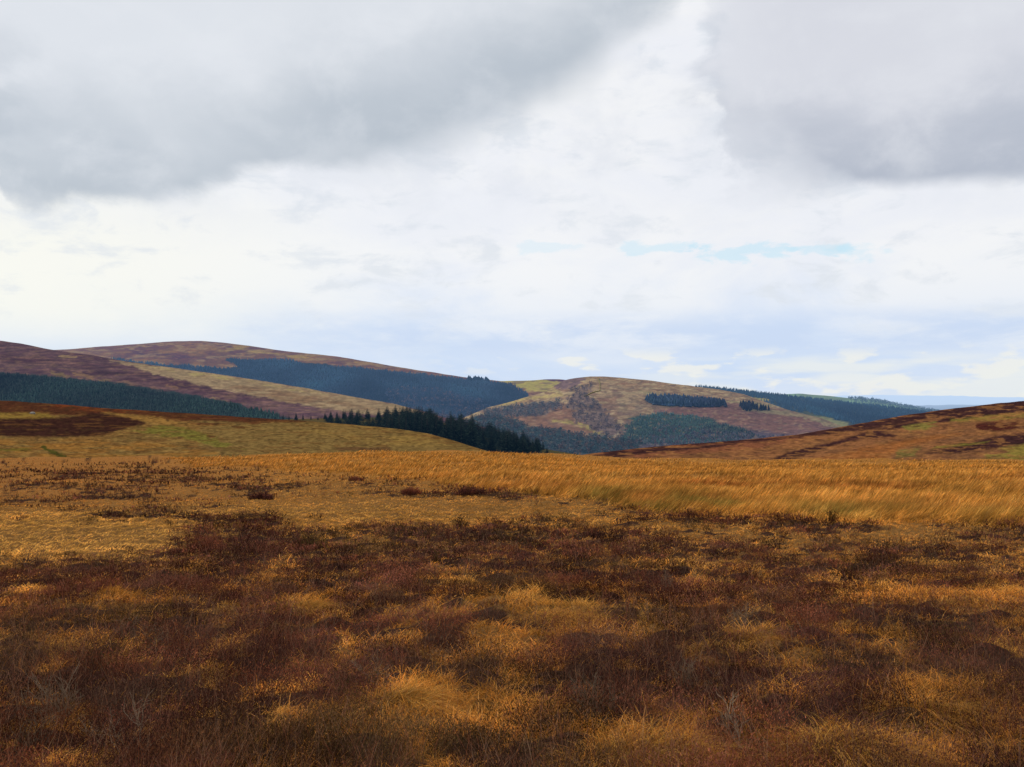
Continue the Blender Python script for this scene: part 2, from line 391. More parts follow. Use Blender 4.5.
puff_wood('valley_woodland', P, 6, [hz((78, 86, 106), 1800), hz((92, 84, 98), 1800)], M_tree, 'hazy purple-grey woodland above the heathery slope')
# field wall that climbs the hill
def drape(hill, pts, n=60):
    pts = np.array(pts, float); d = np.r_[0, np.cumsum(np.hypot(*np.diff(pts, axis=0).T))]
    q = np.linspace(0, d[-1], n); uu, vv = np.interp(q, d, pts[:, 0]), np.interp(q, d, pts[:, 1])
    out = []
    for u, v in zip(uu, vv):
        i = int(round((u - hill.U1[0]) / (hill.U1[1] - hill.U1[0])))
        j = int(np.argmin(np.abs(hill.V[:, i] - v))); out.append((hill.X[j, i], hill.Y[j, i], hill.Z[j, i]))
    return np.array(out)
L = drape(h5, [(598, 378), (600, 384), (600, 391), (592, 393), (584, 397)])
k = len(L); t = np.gradient(L, axis=0); nn = np.stack([-t[:, 1], t[:, 0], 0 * t[:, 0]], 1); nn /= np.linalg.norm(nn, axis=1, keepdims=True) + 1e-9
prof = [(-.9, -1.0), (-.7, 1.6), (.7, 1.6), (.9, -1.0)]
V_ = np.concatenate([L + nn * a * .9 + np.array([0, 0, b]) * (1 + .15 * rng.random((k, 1))) for a, b in prof])
Q = [[a * k + i, a * k + i + 1, (a + 1) * k + i + 1, (a + 1) * k + i] for a in range(3) for i in range(k - 1)]
link('hedge', make_mesh('hedge', V_, np.array(Q), np.tile(hz((104, 104, 92), 2300), (len(V_), 1))), M_stone, label='thin dark hedge climbing to the summit of the khaki hill', category='hedge')

# ---- dark moor hill on the left with its khaki spur
h3 = Hill([(-300, 445), (520, 445)], [(-300, 318), (-100, 333), (0, 341), (20, 343.5), (45, 348.5), (70, 352.5), (90, 355), (120, 360.5), (160, 366), (215, 373.5), (260, 380.5), (300, 387), (350, 396), (395, 404), (430, 413), (470, 426), (520, 440)], [(-300, 1100), (520, 1100)], [(-300, 2100), (520, 1500)], -300, 500, nt=230, relief=9, rs=200, seed=33, curve=.95, du=.8)
h3.base((90, 70, 80), (104, 82, 86), 34, 3)
h3.mottle((124, 96, 92), .12, 14, 1.5, .55); h3.mottle((70, 54, 70), .08, 18, 1.8, .5, k=4)
h3.paint((68, 52, 66), [(0, 352), (120, 366), (230, 388), (300, 405), (200, 392), (90, 374), (0, 362)], 3, amt=.7, broken=.4, bs=(30, 2.5))
h3.paint((128, 98, 90), [(-300, 330), (0, 345), (90, 362), (230, 390), (300, 410), (150, 388), (0, 366), (-300, 350)], 3, amt=.55, broken=1.0, bs=(22, 1.6))
h3.line((140, 118, 90), [(60, 356), (74, 357)], .9); h3.line((132, 104, 84), [(78, 374), (92, 378)], 2, amt=.8)
h3.line((126, 108, 78), [(52, 373), (66, 376)], 1.8, amt=.7); h3.line((126, 108, 82), [(98, 380), (108, 381)], 1.5, amt=.7)
h3.line((120, 96, 86), [(126, 383), (135, 385)], 1.3, amt=.7); h3.line((130, 100, 84), [(165, 385), (175, 388)], 1.8, amt=.7)
h3.line((128, 108, 84), [(215, 398), (232, 405)], 1.6, amt=.8)
h3.paint((146, 126, 100), [(108, 360), (160, 365.5), (260, 380), (350, 395), (400, 405), (430, 416), (360, 414), (300, 405), (230, 391), (170, 378), (130, 366)], 1.6)
h3.paint((122, 96, 78), [(220, 384), (260, 387), (330, 398), (380, 410), (320, 408), (250, 394)], 2.5, amt=.75, broken=.4, bs=(16, 2.5))
h3.paint((164, 148, 98), [(140, 364), (200, 373), (260, 382), (330, 395), (260, 386), (190, 376)], 1.0, amt=.7, broken=.5, bs=(14, 2))
h3.mottle((118, 94, 82), .14, 9, 1.4, .5, k=8)
h3.paint((48, 62, 70), [(-300, 366), (0, 372), (60, 377), (120, 383), (200, 396), (240, 404), (262, 411), (300, 420), (-300, 440)], 1.2)
h3.speckle(.34, 3, 1.1)
h3.build('hill', M_hill, kind='structure', label='dark heather moor rising at the left with a khaki spur')
wp = [(-290, 369), (0, 375), (30, 377), (60, 380), (100, 384), (140, 390), (190, 398), (220, 404), (250, 410), (280, 415), (280, 425), (-290, 425)]
P = [np.concatenate(q) for q in zip(h3.sample(wp, 13000, seed=1, bias=.6, soft=.4), h3.sample(wp, 2500, seed=21, bias=.6, w=2.4))]
cone_wood('conifer_plantation', P, 5.8, hz((58, 74, 80), 1600), M_tree, 'dark green conifer plantation in a band along the foot of the moor')
P = h3.sample(None, 22, line=[(222, 407), (250, 411), (262, 413)], wd=2.0, seed=5)
cone_wood('conifer_copse', P, 7.5, hz((40, 54, 60), 1500), M_tree, 'few taller conifers at the end of the plantation band')

# ---- the plantation behind the near knoll: each tree a thing
hp = Hill([(200, 470), (620, 470)], [(200, 424), (260, 420), (300, 419), (340, 418), (400, 417), (430, 420), (470, 429), (510, 440), (545, 449), (620, 462)], 700, 1000, 200, 620, nt=60, relief=1, rs=90, seed=40)
hp.base((70, 70, 52), (86, 74, 50), 20, 4)
hp.build('hill', M_slope, drop=30, kind='structure', label='ground beneath the conifer plantation behind the knoll')

# ---- near knoll on the left
h1 = Hill([(-320, 474), (560, 474)], [(-320, 384), (-100, 396), (0, 400.5), (40, 403), (80, 406), (110, 408.5), (150, 411), (200, 414), (250, 417.5), (300, 420.5), (350, 424.5), (395, 428.5), (430, 434), (455, 441), (480, 449), (560, 475)], [(-320, 150), (560, 150)], [(-320, 420), (200, 430), (560, 330)], -320, 540, nt=220, relief=.7, rs=30, ridge_noise=.35, seed=50, curve=.8, du=.8)
h1.base((124, 92, 50), (110, 86, 48), 30, 4)
h1.wm = .7; h1.mottle((92, 68, 38), .13, 9, 1.4, .5); h1.mottle((142, 112, 60), .10, 12, 1.6, .5, k=3)
h1.paint((118, 95, 54), [(200, 418), (350, 425), (470, 446), (480, 460), (200, 460)], 4, amt=.8)
h1.paint((142, 112, 58), [(300, 430), (420, 436), (455, 446), (380, 445)], 3, amt=.6, broken=.4, bs=(16, 3))
h1.paint((72, 40, 28), [(-320, 380), (0, 396), (110, 406), (280, 416), (330, 421), (250, 423), (180, 420), (110, 412), (90, 415), (0, 414), (-320, 405)], 1.5, amt=.95)
h1.paint((112, 56, 30), [(40, 400), (110, 408), (150, 412), (110, 413), (60, 408)], 1.5, amt=.75, broken=.5, bs=(12, 2))
h1.paint((126, 100, 46), [(-20, 413), (50, 413), (54, 419), (20, 422), (-20, 419)], 1.5, amt=.95)
h1.paint((56, 34, 28), [(-320, 420), (0, 419), (60, 418), (95, 412), (135, 417), (146, 423), (120, 430), (100, 436), (50, 437), (0, 436), (-320, 445)], 1.8)
h1.paint((142, 104, 52), [(100, 412), (150, 416), (200, 421), (290, 421), (220, 426), (160, 424), (120, 417)], 1.5, amt=.8, broken=.3, bs=(20, 2))
h1.paint((82, 46, 32), [(160, 418), (210, 417), (290, 420), (260, 424), (200, 425)], 1.2, amt=.85, broken=.3, bs=(20, 2))
h1.paint((104, 98, 42), [(125, 430), (160, 425), (185, 427), (215, 437), (245, 450), (225, 450), (190, 440), (150, 434)], 1.8, amt=.85, broken=.15, bs=(14, 3))
h1.paint((146, 98, 42), [(-320, 440), (0, 440), (100, 440), (200, 446), (220, 455), (-320, 470)], 3, amt=.6, broken=.4, bs=(24, 2))
h1.line((70, 66, 28), [(44, 447), (52, 452), (64, 456)], 1.8); h1.line((92, 84, 34), [(0, 450), (30, 449)], 1.3, amt=.8)
h1.line((74, 50, 30), [(230, 426.5), (242, 427.5)], 1.0); h1.line((84, 48, 30), [(207, 436), (213, 437)], .9)
h1.line((88, 62, 40), [(340, 449), (388, 449)], 1.8, amt=.85); h1.line((100, 74, 44), [(190, 448), (240, 450)], 2.0, amt=.7)
h1.line((98, 74, 44), [(380, 438), (392, 441)], 1.2, amt=.6)
h1.mottle((70, 50, 32), .17, 6, 1.2, .6, k=6); h1.mottle((104, 70, 38), .14, 16, 1.2, .5, k=12)
h1.speckle(.5, 3.2, .9)
h1.build('moor_slope', M_slope, drop=25, kind='structure', label='near grassy knoll with dark heather on its shoulder')

# ---- near slope on the right
hr = Hill([(480, 474), (1340, 476)], [(480, 475), (560, 459), (590, 453.5), (640, 448), (700, 443), (760, 438.5), (800, 434), (850, 425.5), (900, 416), (950, 409), (1000, 403), (1024, 401), (1150, 392), (1340, 384)], [(480, 150), (1340, 100)], [(480, 300), (760, 380), (1340, 380)], 480, 1340, nt=220, relief=.6, rs=26, ridge_noise=.45, seed=60, curve=.85, du=.8)
hr.base((130, 86, 54), (112, 76, 50), 24, 3.5)
hr.speckle(.2, 18, 3); hr.wm = .45
hr.paint((118, 68, 50), [(590, 452), (760, 438), (820, 434), (760, 448), (640, 458)], 2, amt=.6)
dk = (58, 36, 36)
hr.paint(dk, [(596, 454), (660, 449), (740, 443), (720, 447), (650, 453), (612, 458), (590, 457)], 1.2)
hr.paint(dk, [(770, 459), (800, 449), (840, 440), (868, 432), (900, 424), (934, 418), (920, 424), (880, 432), (900, 436), (860, 439), (830, 446), (800, 457), (782, 461)], 1.4)
hr.paint(dk, [(850, 426), (900, 418), (940, 411), (960, 409), (920, 420), (870, 430), (800, 437), (750, 441), (790, 436)], 1.4, amt=.9)
hr.paint(dk, [(930, 424), (960, 410), (1000, 403), (1060, 398), (1300, 385), (1300, 395), (1060, 408), (1000, 414), (960, 420)], 1.4)
hr.paint(dk, [(925, 453), (960, 444), (1000, 436), (1040, 431), (1300, 420), (1300, 432), (1040, 443), (990, 449), (950, 454)], 1.5)
hr.paint(dk, [(600, 451), (700, 442), (760, 438), (820, 430), (860, 423), (900, 415), (950, 408), (1024, 400), (1300, 380), (1300, 391), (1024, 408), (950, 415.5), (900, 422), (850, 430), (760, 442), (700, 446), (610, 455)], 1.3, broken=.25, bs=(30, 2))
hr.paint((72, 36, 30), [(975, 424), (1010, 420), (1030, 426), (1000, 431), (978, 430)], 1.5, broken=.2, bs=(14, 2))
hr.paint((112, 104, 50), [(902, 426), (935, 421), (938, 427), (912, 434)], 1.3, amt=.8, broken=.2)
hr.paint((122, 110, 46), [(950, 419), (1024, 412), (1060, 409), (1060, 414), (990, 421), (950, 423)], 1.5, amt=.6, broken=.3)
hr.paint((108, 100, 50), [(897, 450), (920, 445), (915, 456), (895, 458)], 1.6, amt=.7, broken=.1)
hr.paint((116, 106, 44), [(938, 446), (990, 441), (980, 444), (930, 449)], 1.0, amt=.7)
hr.paint((126, 112, 50), [(985, 454), (1010, 446), (1040, 442), (1300, 425), (1300, 470), (1040, 466), (990, 462)], 2.0, amt=.85, broken=.12)
hr.paint((96, 88, 42), [(965, 460), (1000, 458), (1010, 466), (960, 466)], 2, amt=.6)
hr.paint((152, 90, 40), [(800, 462), (860, 448), (930, 436), (960, 434), (900, 448), (880, 464)], 3, amt=.5)
hr.mottle((80, 50, 40), .15, 9, 1.3, .5, k=2); hr.mottle((146, 100, 58), .12, 10, 1.5, .55, k=4)
hr.speckle(.5, 3.2, .9)
hr.build('moor_slope', M_slope, drop=25, kind='structure', label='near slope at the right streaked with dark heather')

# ------------------------------------------------------------------ the moor underfoot
DY = np.array([0, 5, 10, 20, 40, 80, 115, 135, 150, 170, 400])
DD = np.array([1.75, 1.88, 2.22, 3.0, 4.15, 5.55, 6.05, 6.6, 8.2, 12, 60.])
def D(Y): 
    Y = np.asarray(Y, float)
    return (np.interp(Y * .93, DY, DD) + np.interp(Y, DY, DD) + np.interp(Y * 1.07, DY, DD)) / 3
YT = np.linspace(2.2, 128, 4000); VT = VH + F * D(YT) / YT
def Y_of_V(V): return np.interp(-V, -VT, YT)

def tussock(X, Y, cell, seed):
    """jittered tussock centres: offset to the nearest, its radius and random value"""
    gx, gy = np.floor(X / cell), np.floor(Y / cell)
    best = np.full(X.shape, 1e9); ox = np.zeros(X.shape); oy = np.zeros(X.shape); idr = np.zeros(X.shape)
    for i in (-1, 0, 1):
        for j in (-1, 0, 1):
            cx = (gx + i + .15 + .7 * _h(gx + i, gy + j, seed)) * cell
            cy = (gy + j + .15 + .7 * _h(gx + i, gy + j, seed + 1)) * cell
            d = (X - cx) ** 2 + (Y - cy) ** 2
            m = d < best
            best = np.where(m, d, best); ox = np.where(m, X - cx, ox); oy = np.where(m, Y - cy, oy)
            idr = np.where(m, _h(gx + i, gy + j, seed + 2), idr)
    return ox, oy, np.sqrt(best), idr

def zg(X, Y, mounds=True):
    U = 512 + F * X / np.maximum(Y, 1)
    z = EYE - D(Y)
    z = z - .75 * ss(-U, -420, -100) * ss(Y, 50, 110) + .0 * X
    z = z - (1.05 * ss(U, 500, 640) + .1 * ss(U, 700, 950)) * ss(Y, 60, 118)
    z = z + .85 * fbm(X / 8, Y / 9, 91, 3) * ss(Y, 12, 60) + .20 * fbm(X / 2.2, Y / 2.2, 92, 3) * ss(Y, 2, 6)
    if mounds:
        _, _, d, r = tussock(X, Y, .50, 7)
        z = z + (.02 + .08 * r) * ss(-d, -.28, 0)
    return z

HE = [(250, 545, 75, 22, .75), (75, 588, 95, 24, .6), (430, 537, 120, 18, .3), (470, 497, 60, 5, .7), (70, 474, 130, 13, .40), (130, 468, 90, 5, .3),
      (262, 499, 22, 4, .8), (210, 521, 70, 4, .55), (410, 498, 40, 3, .5), (700, 522, 70, 6, .35), (560, 495, 50, 3.5, .5), (820, 572, 130, 14, .3), (240, 640, 55, 26, .6), (380, 640, 60, 22, .4),
      (810, 628, 70, 16, .4), (850, 665, 80, 22, .4), (120, 700, 50, 25, .35), (560, 690, 60, 18, .3), (100, 492, 60, 4, .35), (190, 480, 50, 3.5, .4), (40, 645, 50, 18, .3), (620, 560, 110, 16, .18),
      (150, 519, 60, 4, .4), (360, 560, 80, 14, .3), (920, 555, 80, 10, .2), (700, 700, 60, 20, .3), (340, 750, 120, 14, .3), (960, 660, 60, 16, .3)]
ST = [(60, 541, 120, 20, .95), (330, 514, 120, 12, .7), (440, 512, 110, 9, .55), (560, 617, 48, 11, .9), (300, 606, 42, 9, .7), (140, 603, 60, 9, .55), (735, 640, 60, 11, .6),
      (862, 602, 40, 7, .6), (985, 601, 55, 12, .7), (405, 703, 28, 18, .7), (455, 728, 62, 16, .6), (655, 756, 95, 15, 1.1), (850, 754, 70, 14, 1.1), (935, 712, 62, 20, .7), (88, 725, 36, 22, .45),
      (12, 610, 40, 26, .5), (275, 730, 60, 16, .35), (300, 672, 50, 10, .45), (620, 700, 45, 10, .45), (520, 575, 70, 9, .4), (700, 590, 50, 7, .35), (760, 540, 120, 7, .35), (940, 545, 90, 7, .4),
      (480, 560, 60, 6, .3), (770, 700, 50, 12, .5), (560, 665, 40, 9, .4), (340, 545, 40, 5, .5), (10, 680, 30, 18, .4)]

def heath(X, Y):
    """how much the spot belongs to heather rather than grass"""
    U = 512 + F * X / Y; V = VH + F * D(Y) / Y
    fw = ss(Y, 12, 30)
    n = 1.4 * fbm(X / .36, Y / .42, 1, 4) * (1 - .4 * fw) + 1.0 * (fbm(X / .8, Y / .9, 5, 3) * (1 - fw) + 1.2 * fw * fbm(X / 1.3, Y / 1.5, 6, 3)) + .45 * fbm(X / 3, Y / 4, 2, 3)
    b = np.interp(V, [450, 480, 505, 530, 550, 580, 640, 780], [-.22, -.13, -.13, -.02, .15, .22, .26, .30])
    for (u, v, ru, rv, a) in HE:
        b = b + .7 * a * np.exp(-(((U - u) / ru) ** 2 + ((V - v) / rv) ** 2) * 1.1)
    for (u, v, ru, rv, a) in ST:
        b = b - .72 * a * np.exp(-(((U - u) / ru) ** 2 + ((V - v) / rv) ** 2) * 1.1)
    return ss(n + b, .0, .10)

CELL = .46
def clump(X, Y):
    ox, oy, dd, idr = tussock(X, Y, CELL, 57)
    R_ = .17 + .20 * idr
    e = dd * (1 + 1.0 * fbm(X / .15, Y / .15, 58, 3))
    return ox, oy, dd, idr, R_, e

def cover(X, Y):
    U = 512 + F * X / Y; V = VH + F * D(Y) / Y
    ox, oy, dd, idr, R_, e = clump(X, Y)
    Hc = heath(X - ox, np.maximum(Y - oy, 1.9))
    Hm = Hc * ss(R_ - e, -.02, .03)
    edge = np.interp(U, [120, 200, 300, 400, 450, 600, 650, 800, 1024, 1200], [440, 462, 469, 478, 488, 504, 512, 521, 530, 536]) + 5 * fbm(X / 3, Y / 3, 6, 3)
    tall = ss(edge - V, -2, 3)
    Hm = Hm * (1 - .93 * tall)
    red = ss(fbm(X / 7, Y / 3.0, 9, 3), .10, .2) * ss(V, 470, 490) * tall
    rust = np.clip(ss(-U, -330, -60) * ss(-V, -515, -490) + .25 * ss(fbm(X / 3, Y / 3, 12, 3), .0, .25), 0, 1)
    green = ss(fbm(X / 2.6, Y / 4, 14, 3), -.02, .22)
    pale = 1.4 * np.exp(-(((U - 60) / 160) ** 2 + ((V - 540) / 24) ** 2)) + .6 * np.exp(-(((U - 330) / 160) ** 2 + ((V - 515) / 12) ** 2)) + .7 * ss(fbm(X / .9, Y / .9, 15, 3), .02, .25)
    green = np.clip(green * .6 + 1.0 * np.exp(-((edge - V - 5) / 12) ** 2) * ss(U, 520, 640), 0, 1.4)
    return U, V, np.clip(Hm, 0, 1), tall, red, rust, green, np.clip(pale, 0, 1)

C_or, C_st, C_ru, C_gr = np.array([.66, .26, .043]), np.array([.76, .40, .085]), np.array([.40, .125, .028]), np.array([.22, .17, .035])
C_tan = np.array([.56, .28, .085])
H_dk, H_br, H_ru, H_ol, H_gy = np.array([.060, .024, .020]), np.array([.17, .058, .036]), np.array([.31, .090, .038]), np.array([.11, .068, .022]), np.array([.20, .12, .07])

def mixc(a, b, t): return a + (b - a) * t[..., None]

# ground sheet
v1 = np.r_[np.linspace(1010, 600, 330), np.linspace(599, 455.5, 280)]
yy = np.r_[-6, -2, 0.5, 1.3, Y_of_V(v1)[Y_of_V(v1) > 1.9]]
yy = np.unique(np.r_[yy, 128, 135, 142, 150, 158, 170, 185])
uu = np.arange(-330, 1355, 3.0)
YY, UU = np.meshgrid(yy, uu, indexing='ij')
XX = (UU - 512) / F * (YY + 6.5 * (1 - ss(YY, 3, 30)) )
XX = np.where(YY < 3, (UU - 512) / F * 9.5 + 0 * YY, XX)
YS = np.maximum(YY, 2.3)
ZZ = zg(XX, YS)
Uc, Vc, Hm, tall, red, rust, green, pale = cover(XX, YS)
C = mixc(np.tile(np.array([.17, .085, .028]), XX.shape + (1,)), np.array([.045, .024, .016]), Hm)
C = mixc(C, np.array([.30, .135, .035]), ss(YS, 30, 90) * (1 - Hm))
C = mixc(C, np.array([.27, .12, .035]), rust * ss(YS, 20, 60) * (1 - Hm))
nt_, nu_ = XX.shape
i = np.arange((nt_ - 1) * nu_).reshape(nt_ - 1, nu_)[:, :-1].ravel()
link('ground', make_mesh('ground', np.stack([XX, YY, ZZ], -1).reshape(-1, 3), np.stack([i, i + 1, i + nu_ + 1, i + nu_], 1), C.reshape(-1, 3), True), M_ground, kind='structure', label='peaty moorland ground')

# ---- blades of grass
def blades(P, hd, L, W, a, b, c, d, C0, C1, nseg, fr):
    """curved tapering strips: root P, heading hd, length L, width W"""
    n = len(P); hx, hy = np.cos(hd), np.sin(hd)
    wx, wy = np.cos(fr), np.sin(fr)
    ts = np.linspace(0, 1, nseg + 1)
    V = np.zeros((n, 2 * nseg + 1, 3)); C = np.zeros((n, 2 * nseg + 1, 3))
    for k, t in enumerate(ts):
        s = L * (a * t + b * t * t); z = L * (c * t - d * t * t)
        p = P + np.stack([hx * s, hy * s, z], 1)
        w = W * .5 * (1 - t) ** .6 * (1 if t > 0 else .8)
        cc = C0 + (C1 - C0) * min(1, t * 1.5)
        if k < nseg:
            V[:, 2 * k] = p - np.stack([wx * w, wy * w, 0 * w], 1)
            V[:, 2 * k + 1] = p + np.stack([wx * w, wy * w, 0 * w], 1)
            C[:, 2 * k] = cc; C[:, 2 * k + 1] = cc
        else:
            V[:, 2 * k] = p; C[:, 2 * k] = cc
    base = (np.arange(n) * (2 * nseg + 1))[:, None]
    T = []
    for k in range(nseg):
        q = 2 * k
        if k < nseg - 1: T += [(q, q + 1, q + 3), (q, q + 3, q + 2)]
        else: T += [(q, q + 1, q + 2)]
    T = (base[:, :, None] + np.array(T)[None]).reshape(-1, 3)
    return V.reshape(-1, 3), T, C.reshape(-1, 3)

def merge(parts):
    Vs, Ts, Cs, o = [], [], [], 0
    for V, T, C in parts:
        Vs.append(V); Ts.append(T + o); Cs.append(C); o += len(V)
    return np.vstack(Vs), np.vstack(Ts), np.vstack(Cs)

def spots(n, v0, v1, pad=150):
    U = rng.uniform(-pad, 1024 + pad, n); V = rng.uniform(v0, v1, n)
    Y = Y_of_V(V) * (1 + rng.normal(0, .01, n)); Y = np.clip(Y, 2.3, 130)
    return (U - 512) / 662.0 * (.672 * Y + 2.2 * ss(-Y, -9, -4)), Y

def grass_zone(n, v0, v1, nseg, seed):
    r = np.random.default_rng(seed)
    X, Y = spots(n, v0, v1)
    U, V, Hm, tall, red, rust, green, pale = cover(X, Y)
    near = 1 - ss(Y, 9, 22)
    keep = r.random(n) < np.clip(1 - Hm * .955, 0, 1)
    X, Y, U, V, Hm, tall, red, rust, green, pale, near = [q[keep] for q in (X, Y, U, V, Hm, tall, red, rust, green, pale, near)]
    n = len(X)
    ox, oy, dd, idr = tussock(X, Y, .50, 7)
    Z = zg(X, Y) - .02
    away = np.arctan2(oy, ox)
    wind = .25 + 1.1 * fbm(X / 5, Y / 5, 20, 2)
    k = np.clip(.55 * (1 - tall), 0, 1) * ss(dd, .05, .3)
    mess = (.45 + .45 * near) * (1 - .5 * tall)
    hx = np.cos(away) * k + np.cos(wind) * (.5 - .2 * near + .6 * tall) + r.normal(0, 1, n) * mess
    hy = np.sin(away) * k + np.sin(wind) * .5 + r.normal(0, 1, n) * mess
    hd = np.arctan2(hy, hx)
    L = (.11 + .13 * r.random(n)) * (1 + .35 * idr) * (1 - .3 * heath(X, Y) * near)
    L = L + tall * (.52 + .26 * r.random(n) + .7 * fbm(X / 3, Y / 5, 24, 3)) * (.6 + .4 * ss(-Y, -90, -40))
    L = L * (.75 + .25 * near) 
    short = (1 - tall) * (1 - near)
    L = L * (1 - .25 * short)
    W = np.maximum(.0032, Y * .00062) * r.uniform(.7, 1.4, n)
    a = r.uniform(.15, .45, n) * (1 - .35 * tall); b = r.uniform(.25, .6, n) * (1 - .4 * tall) + .25 * short
    c = r.uniform(.75, 1.0, n); d = r.uniform(.25, .95, n) * (1 - .6 * tall)
    C1 = mixc(np.tile(C_or, (n, 1)), C_st, np.clip(pale * (.5 + .5 * r.random(n)) + .5 * tall * r.random(n), 0, 1))
    C1 = mixc(C1, C_tan, (r.random(n) < .18) * .8 * (1 - .6 * rust))
    C1 = mixc(C1, C_ru, np.clip(rust * .8 * r.random(n) + red * .8, 0, 1))
    C1 = mixc(C1, C_gr, np.clip(green * tall * ss(V, 470, 500) * .8 * (.3 + .7 * r.random(n)) * np.clip(.75 + 2.2 * fbm(X / 1.6, Y / 3, 71, 3), 0, 1.2) + (1 - tall) * .45 * (r.random(n) < .15), 0, 1))
    C1 = C1 * r.uniform(.6, 1.25, (n, 1)) * (1 - .25 * Hm[:, None]) * np.interp(V, [450, 520, 600, 767], [1.2, 1.45, 1.45, 1.45])[:, None]
    patch = (1 + .9 * (1 - .3 * tall) * fbm(X / 1.6, Y / 2.6, 26, 4)) * (1 - .10 * tall) * (1 + .22 * np.exp(-(((U - 60) / 160) ** 2 + ((V - 540) / 24) ** 2))) * (1 + 1.7 * fbm(X / .26, Y / .4, 27, 3) * (1 + .5 * ss(Y, 20, 50))); C1 = C1 * np.clip(patch, .3, 1.8)[:, None]
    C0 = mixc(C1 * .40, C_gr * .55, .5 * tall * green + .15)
    return blades(np.stack([X, Y, Z], 1), hd, L, W, a, b, c, d, C0, C1, nseg, r.uniform(-.6, .6, n) + np.where(r.random(n) < .3, 1.3, 0))

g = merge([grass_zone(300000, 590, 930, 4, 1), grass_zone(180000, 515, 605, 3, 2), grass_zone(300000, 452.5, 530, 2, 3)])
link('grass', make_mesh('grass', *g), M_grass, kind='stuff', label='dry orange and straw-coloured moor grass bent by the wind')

# ---- heather carpet
def sprigs(X, Y, Z, Ht, lean, ld, Cb, k, ls, r, spread=.3):
    """upright twigs each carrying k leafy tips"""
    n = len(X)
    t = r.uniform(.15, 1.0, (n, k)) ** .75
    jit = spread * Ht[:, None]
    dx = np.cos(ld) * lean; dy = np.sin(ld) * lean
    px = X[:, None] + dx[:, None] * t * Ht[:, None] + r.normal(0, 1, (n, k)) * jit * (.25 + .5 * t)
    py = Y[:, None] + dy[:, None] * t * Ht[:, None] + r.normal(0, 1, (n, k)) * jit * (.25 + .5 * t)
    pz = Z[:, None] + Ht[:, None] * t * (1 - .08 * r.random((n, k)))
    p = np.stack([px, py, pz], -1)
    ax = np.stack([dx[:, None] * .8 + r.normal(0, .45, (n, k)), dy[:, None] * .8 + r.normal(0, .45, (n, k)), .55 + .6 * r.random((n, k))], -1)
    ax /= np.linalg.norm(ax, axis=-1, keepdims=True)
    ax *= (ls[:, None] * r.uniform(.6, 1.5, (n, k)))[..., None]
    th = r.uniform(0, np.pi, (n, k))
    sd = np.stack([np.cos(th), np.sin(th) * .6, r.normal(0, .2, (n, k))], -1) * (ls[:, None, None] * .17)
    V = np.stack([p - sd, p + sd, p + ax], 2)
    cc = Cb[:, None] * r.uniform(.55, 1.35, (n, k, 1)) * (.32 + .92 * t[..., None])  # twig bases darkened in colour, for the shade between clumps
    C = np.repeat(cc[:, :, None], 3, 2)
    V = V.reshape(-1, 3)
    return V, np.arange(len(V)).reshape(-1, 3), C.reshape(-1, 3)

def heather_col(X, Y, r, n):
    q = fbm(X / .5, Y / .5, 41, 3) * 2.2 + r.normal(0, .16, n)
    C = mixc(np.tile(H_br, (n, 1)), H_dk, ss(q, -.1, .45)); C = mixc(C, H_ru, ss(-q, .1, .6) * .8)
    o = ss(fbm(X / 1.3, Y / 1.3, 43, 3), .08, .2); C = mixc(C, H_ol, o * .7)
    gmask = ss(fbm(X / .9, Y / .9, 44, 3), .12, .24); C = mixc(C, H_gy, gmask * .55 * (r.random(n) < .7))
    C = C * np.clip(.9 + 2.4 * fbm(X / .26, Y / .32, 47, 3), .18, 2.1)[:, None]
    return np.minimum(C * r.uniform(.7, 1.3, (n, 1)), np.array([.36, .13, .08]))

def heather_zone(n, v0, v1, k, seed):
    r = np.random.default_rng(seed)
    X, Y = spots(n, v0, v1)
    U, V, Hm, tall, *_ = cover(X, Y)
    keep = r.random(n) < ss(Hm, .08, .5)
    X, Y, U, V, Hm = X[keep], Y[keep], U[keep], V[keep], Hm[keep]; n = len(X)
    ox, oy, dd, idr, R_, e = clump(X, Y)
    H = (.11 + .17 * idr) * (.35 + .75 * np.sqrt(np.clip(1 - (e / (R_ + .03)) ** 2, 0, 1))) * (1 + .9 * fbm(X / 1.7, Y / 1.7, 61, 3))
    H = np.clip(H, .04, .40) * r.uniform(.75, 1.12, n)
    ls = np.maximum(.014, Y * .0019)
    return sprigs(X, Y, zg(X, Y) - .02, H, np.clip(dd * 2.2, 0, .8), np.arctan2(oy, ox), heather_col(X - ox * .8, Y - oy * .8, r, n) * (.50 + .95 * ((idr * 7.3) % 1))[:, None], k, ls, r, .16)

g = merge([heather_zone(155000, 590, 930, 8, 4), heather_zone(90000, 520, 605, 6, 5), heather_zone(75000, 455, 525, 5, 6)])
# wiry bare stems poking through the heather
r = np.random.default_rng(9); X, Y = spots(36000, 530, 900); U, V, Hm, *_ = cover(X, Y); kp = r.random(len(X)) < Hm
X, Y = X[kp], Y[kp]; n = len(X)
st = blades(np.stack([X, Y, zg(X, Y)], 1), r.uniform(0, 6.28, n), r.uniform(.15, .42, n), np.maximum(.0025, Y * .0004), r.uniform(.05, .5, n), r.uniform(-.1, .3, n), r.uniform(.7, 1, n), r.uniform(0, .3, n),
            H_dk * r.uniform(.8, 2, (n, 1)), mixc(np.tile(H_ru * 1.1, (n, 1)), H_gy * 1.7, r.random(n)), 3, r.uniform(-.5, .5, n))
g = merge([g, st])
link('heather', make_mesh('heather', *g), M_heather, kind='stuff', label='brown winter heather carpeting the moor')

# ---- bushes and tussocks that stand out, each a thing
def at(u, v):
    Y = float(Y_of_V(np.array([v]))[0]); X = (u - 512) / F * Y
    return X, Y, float(zg(np.array([X]), np.array([Y]))[0])

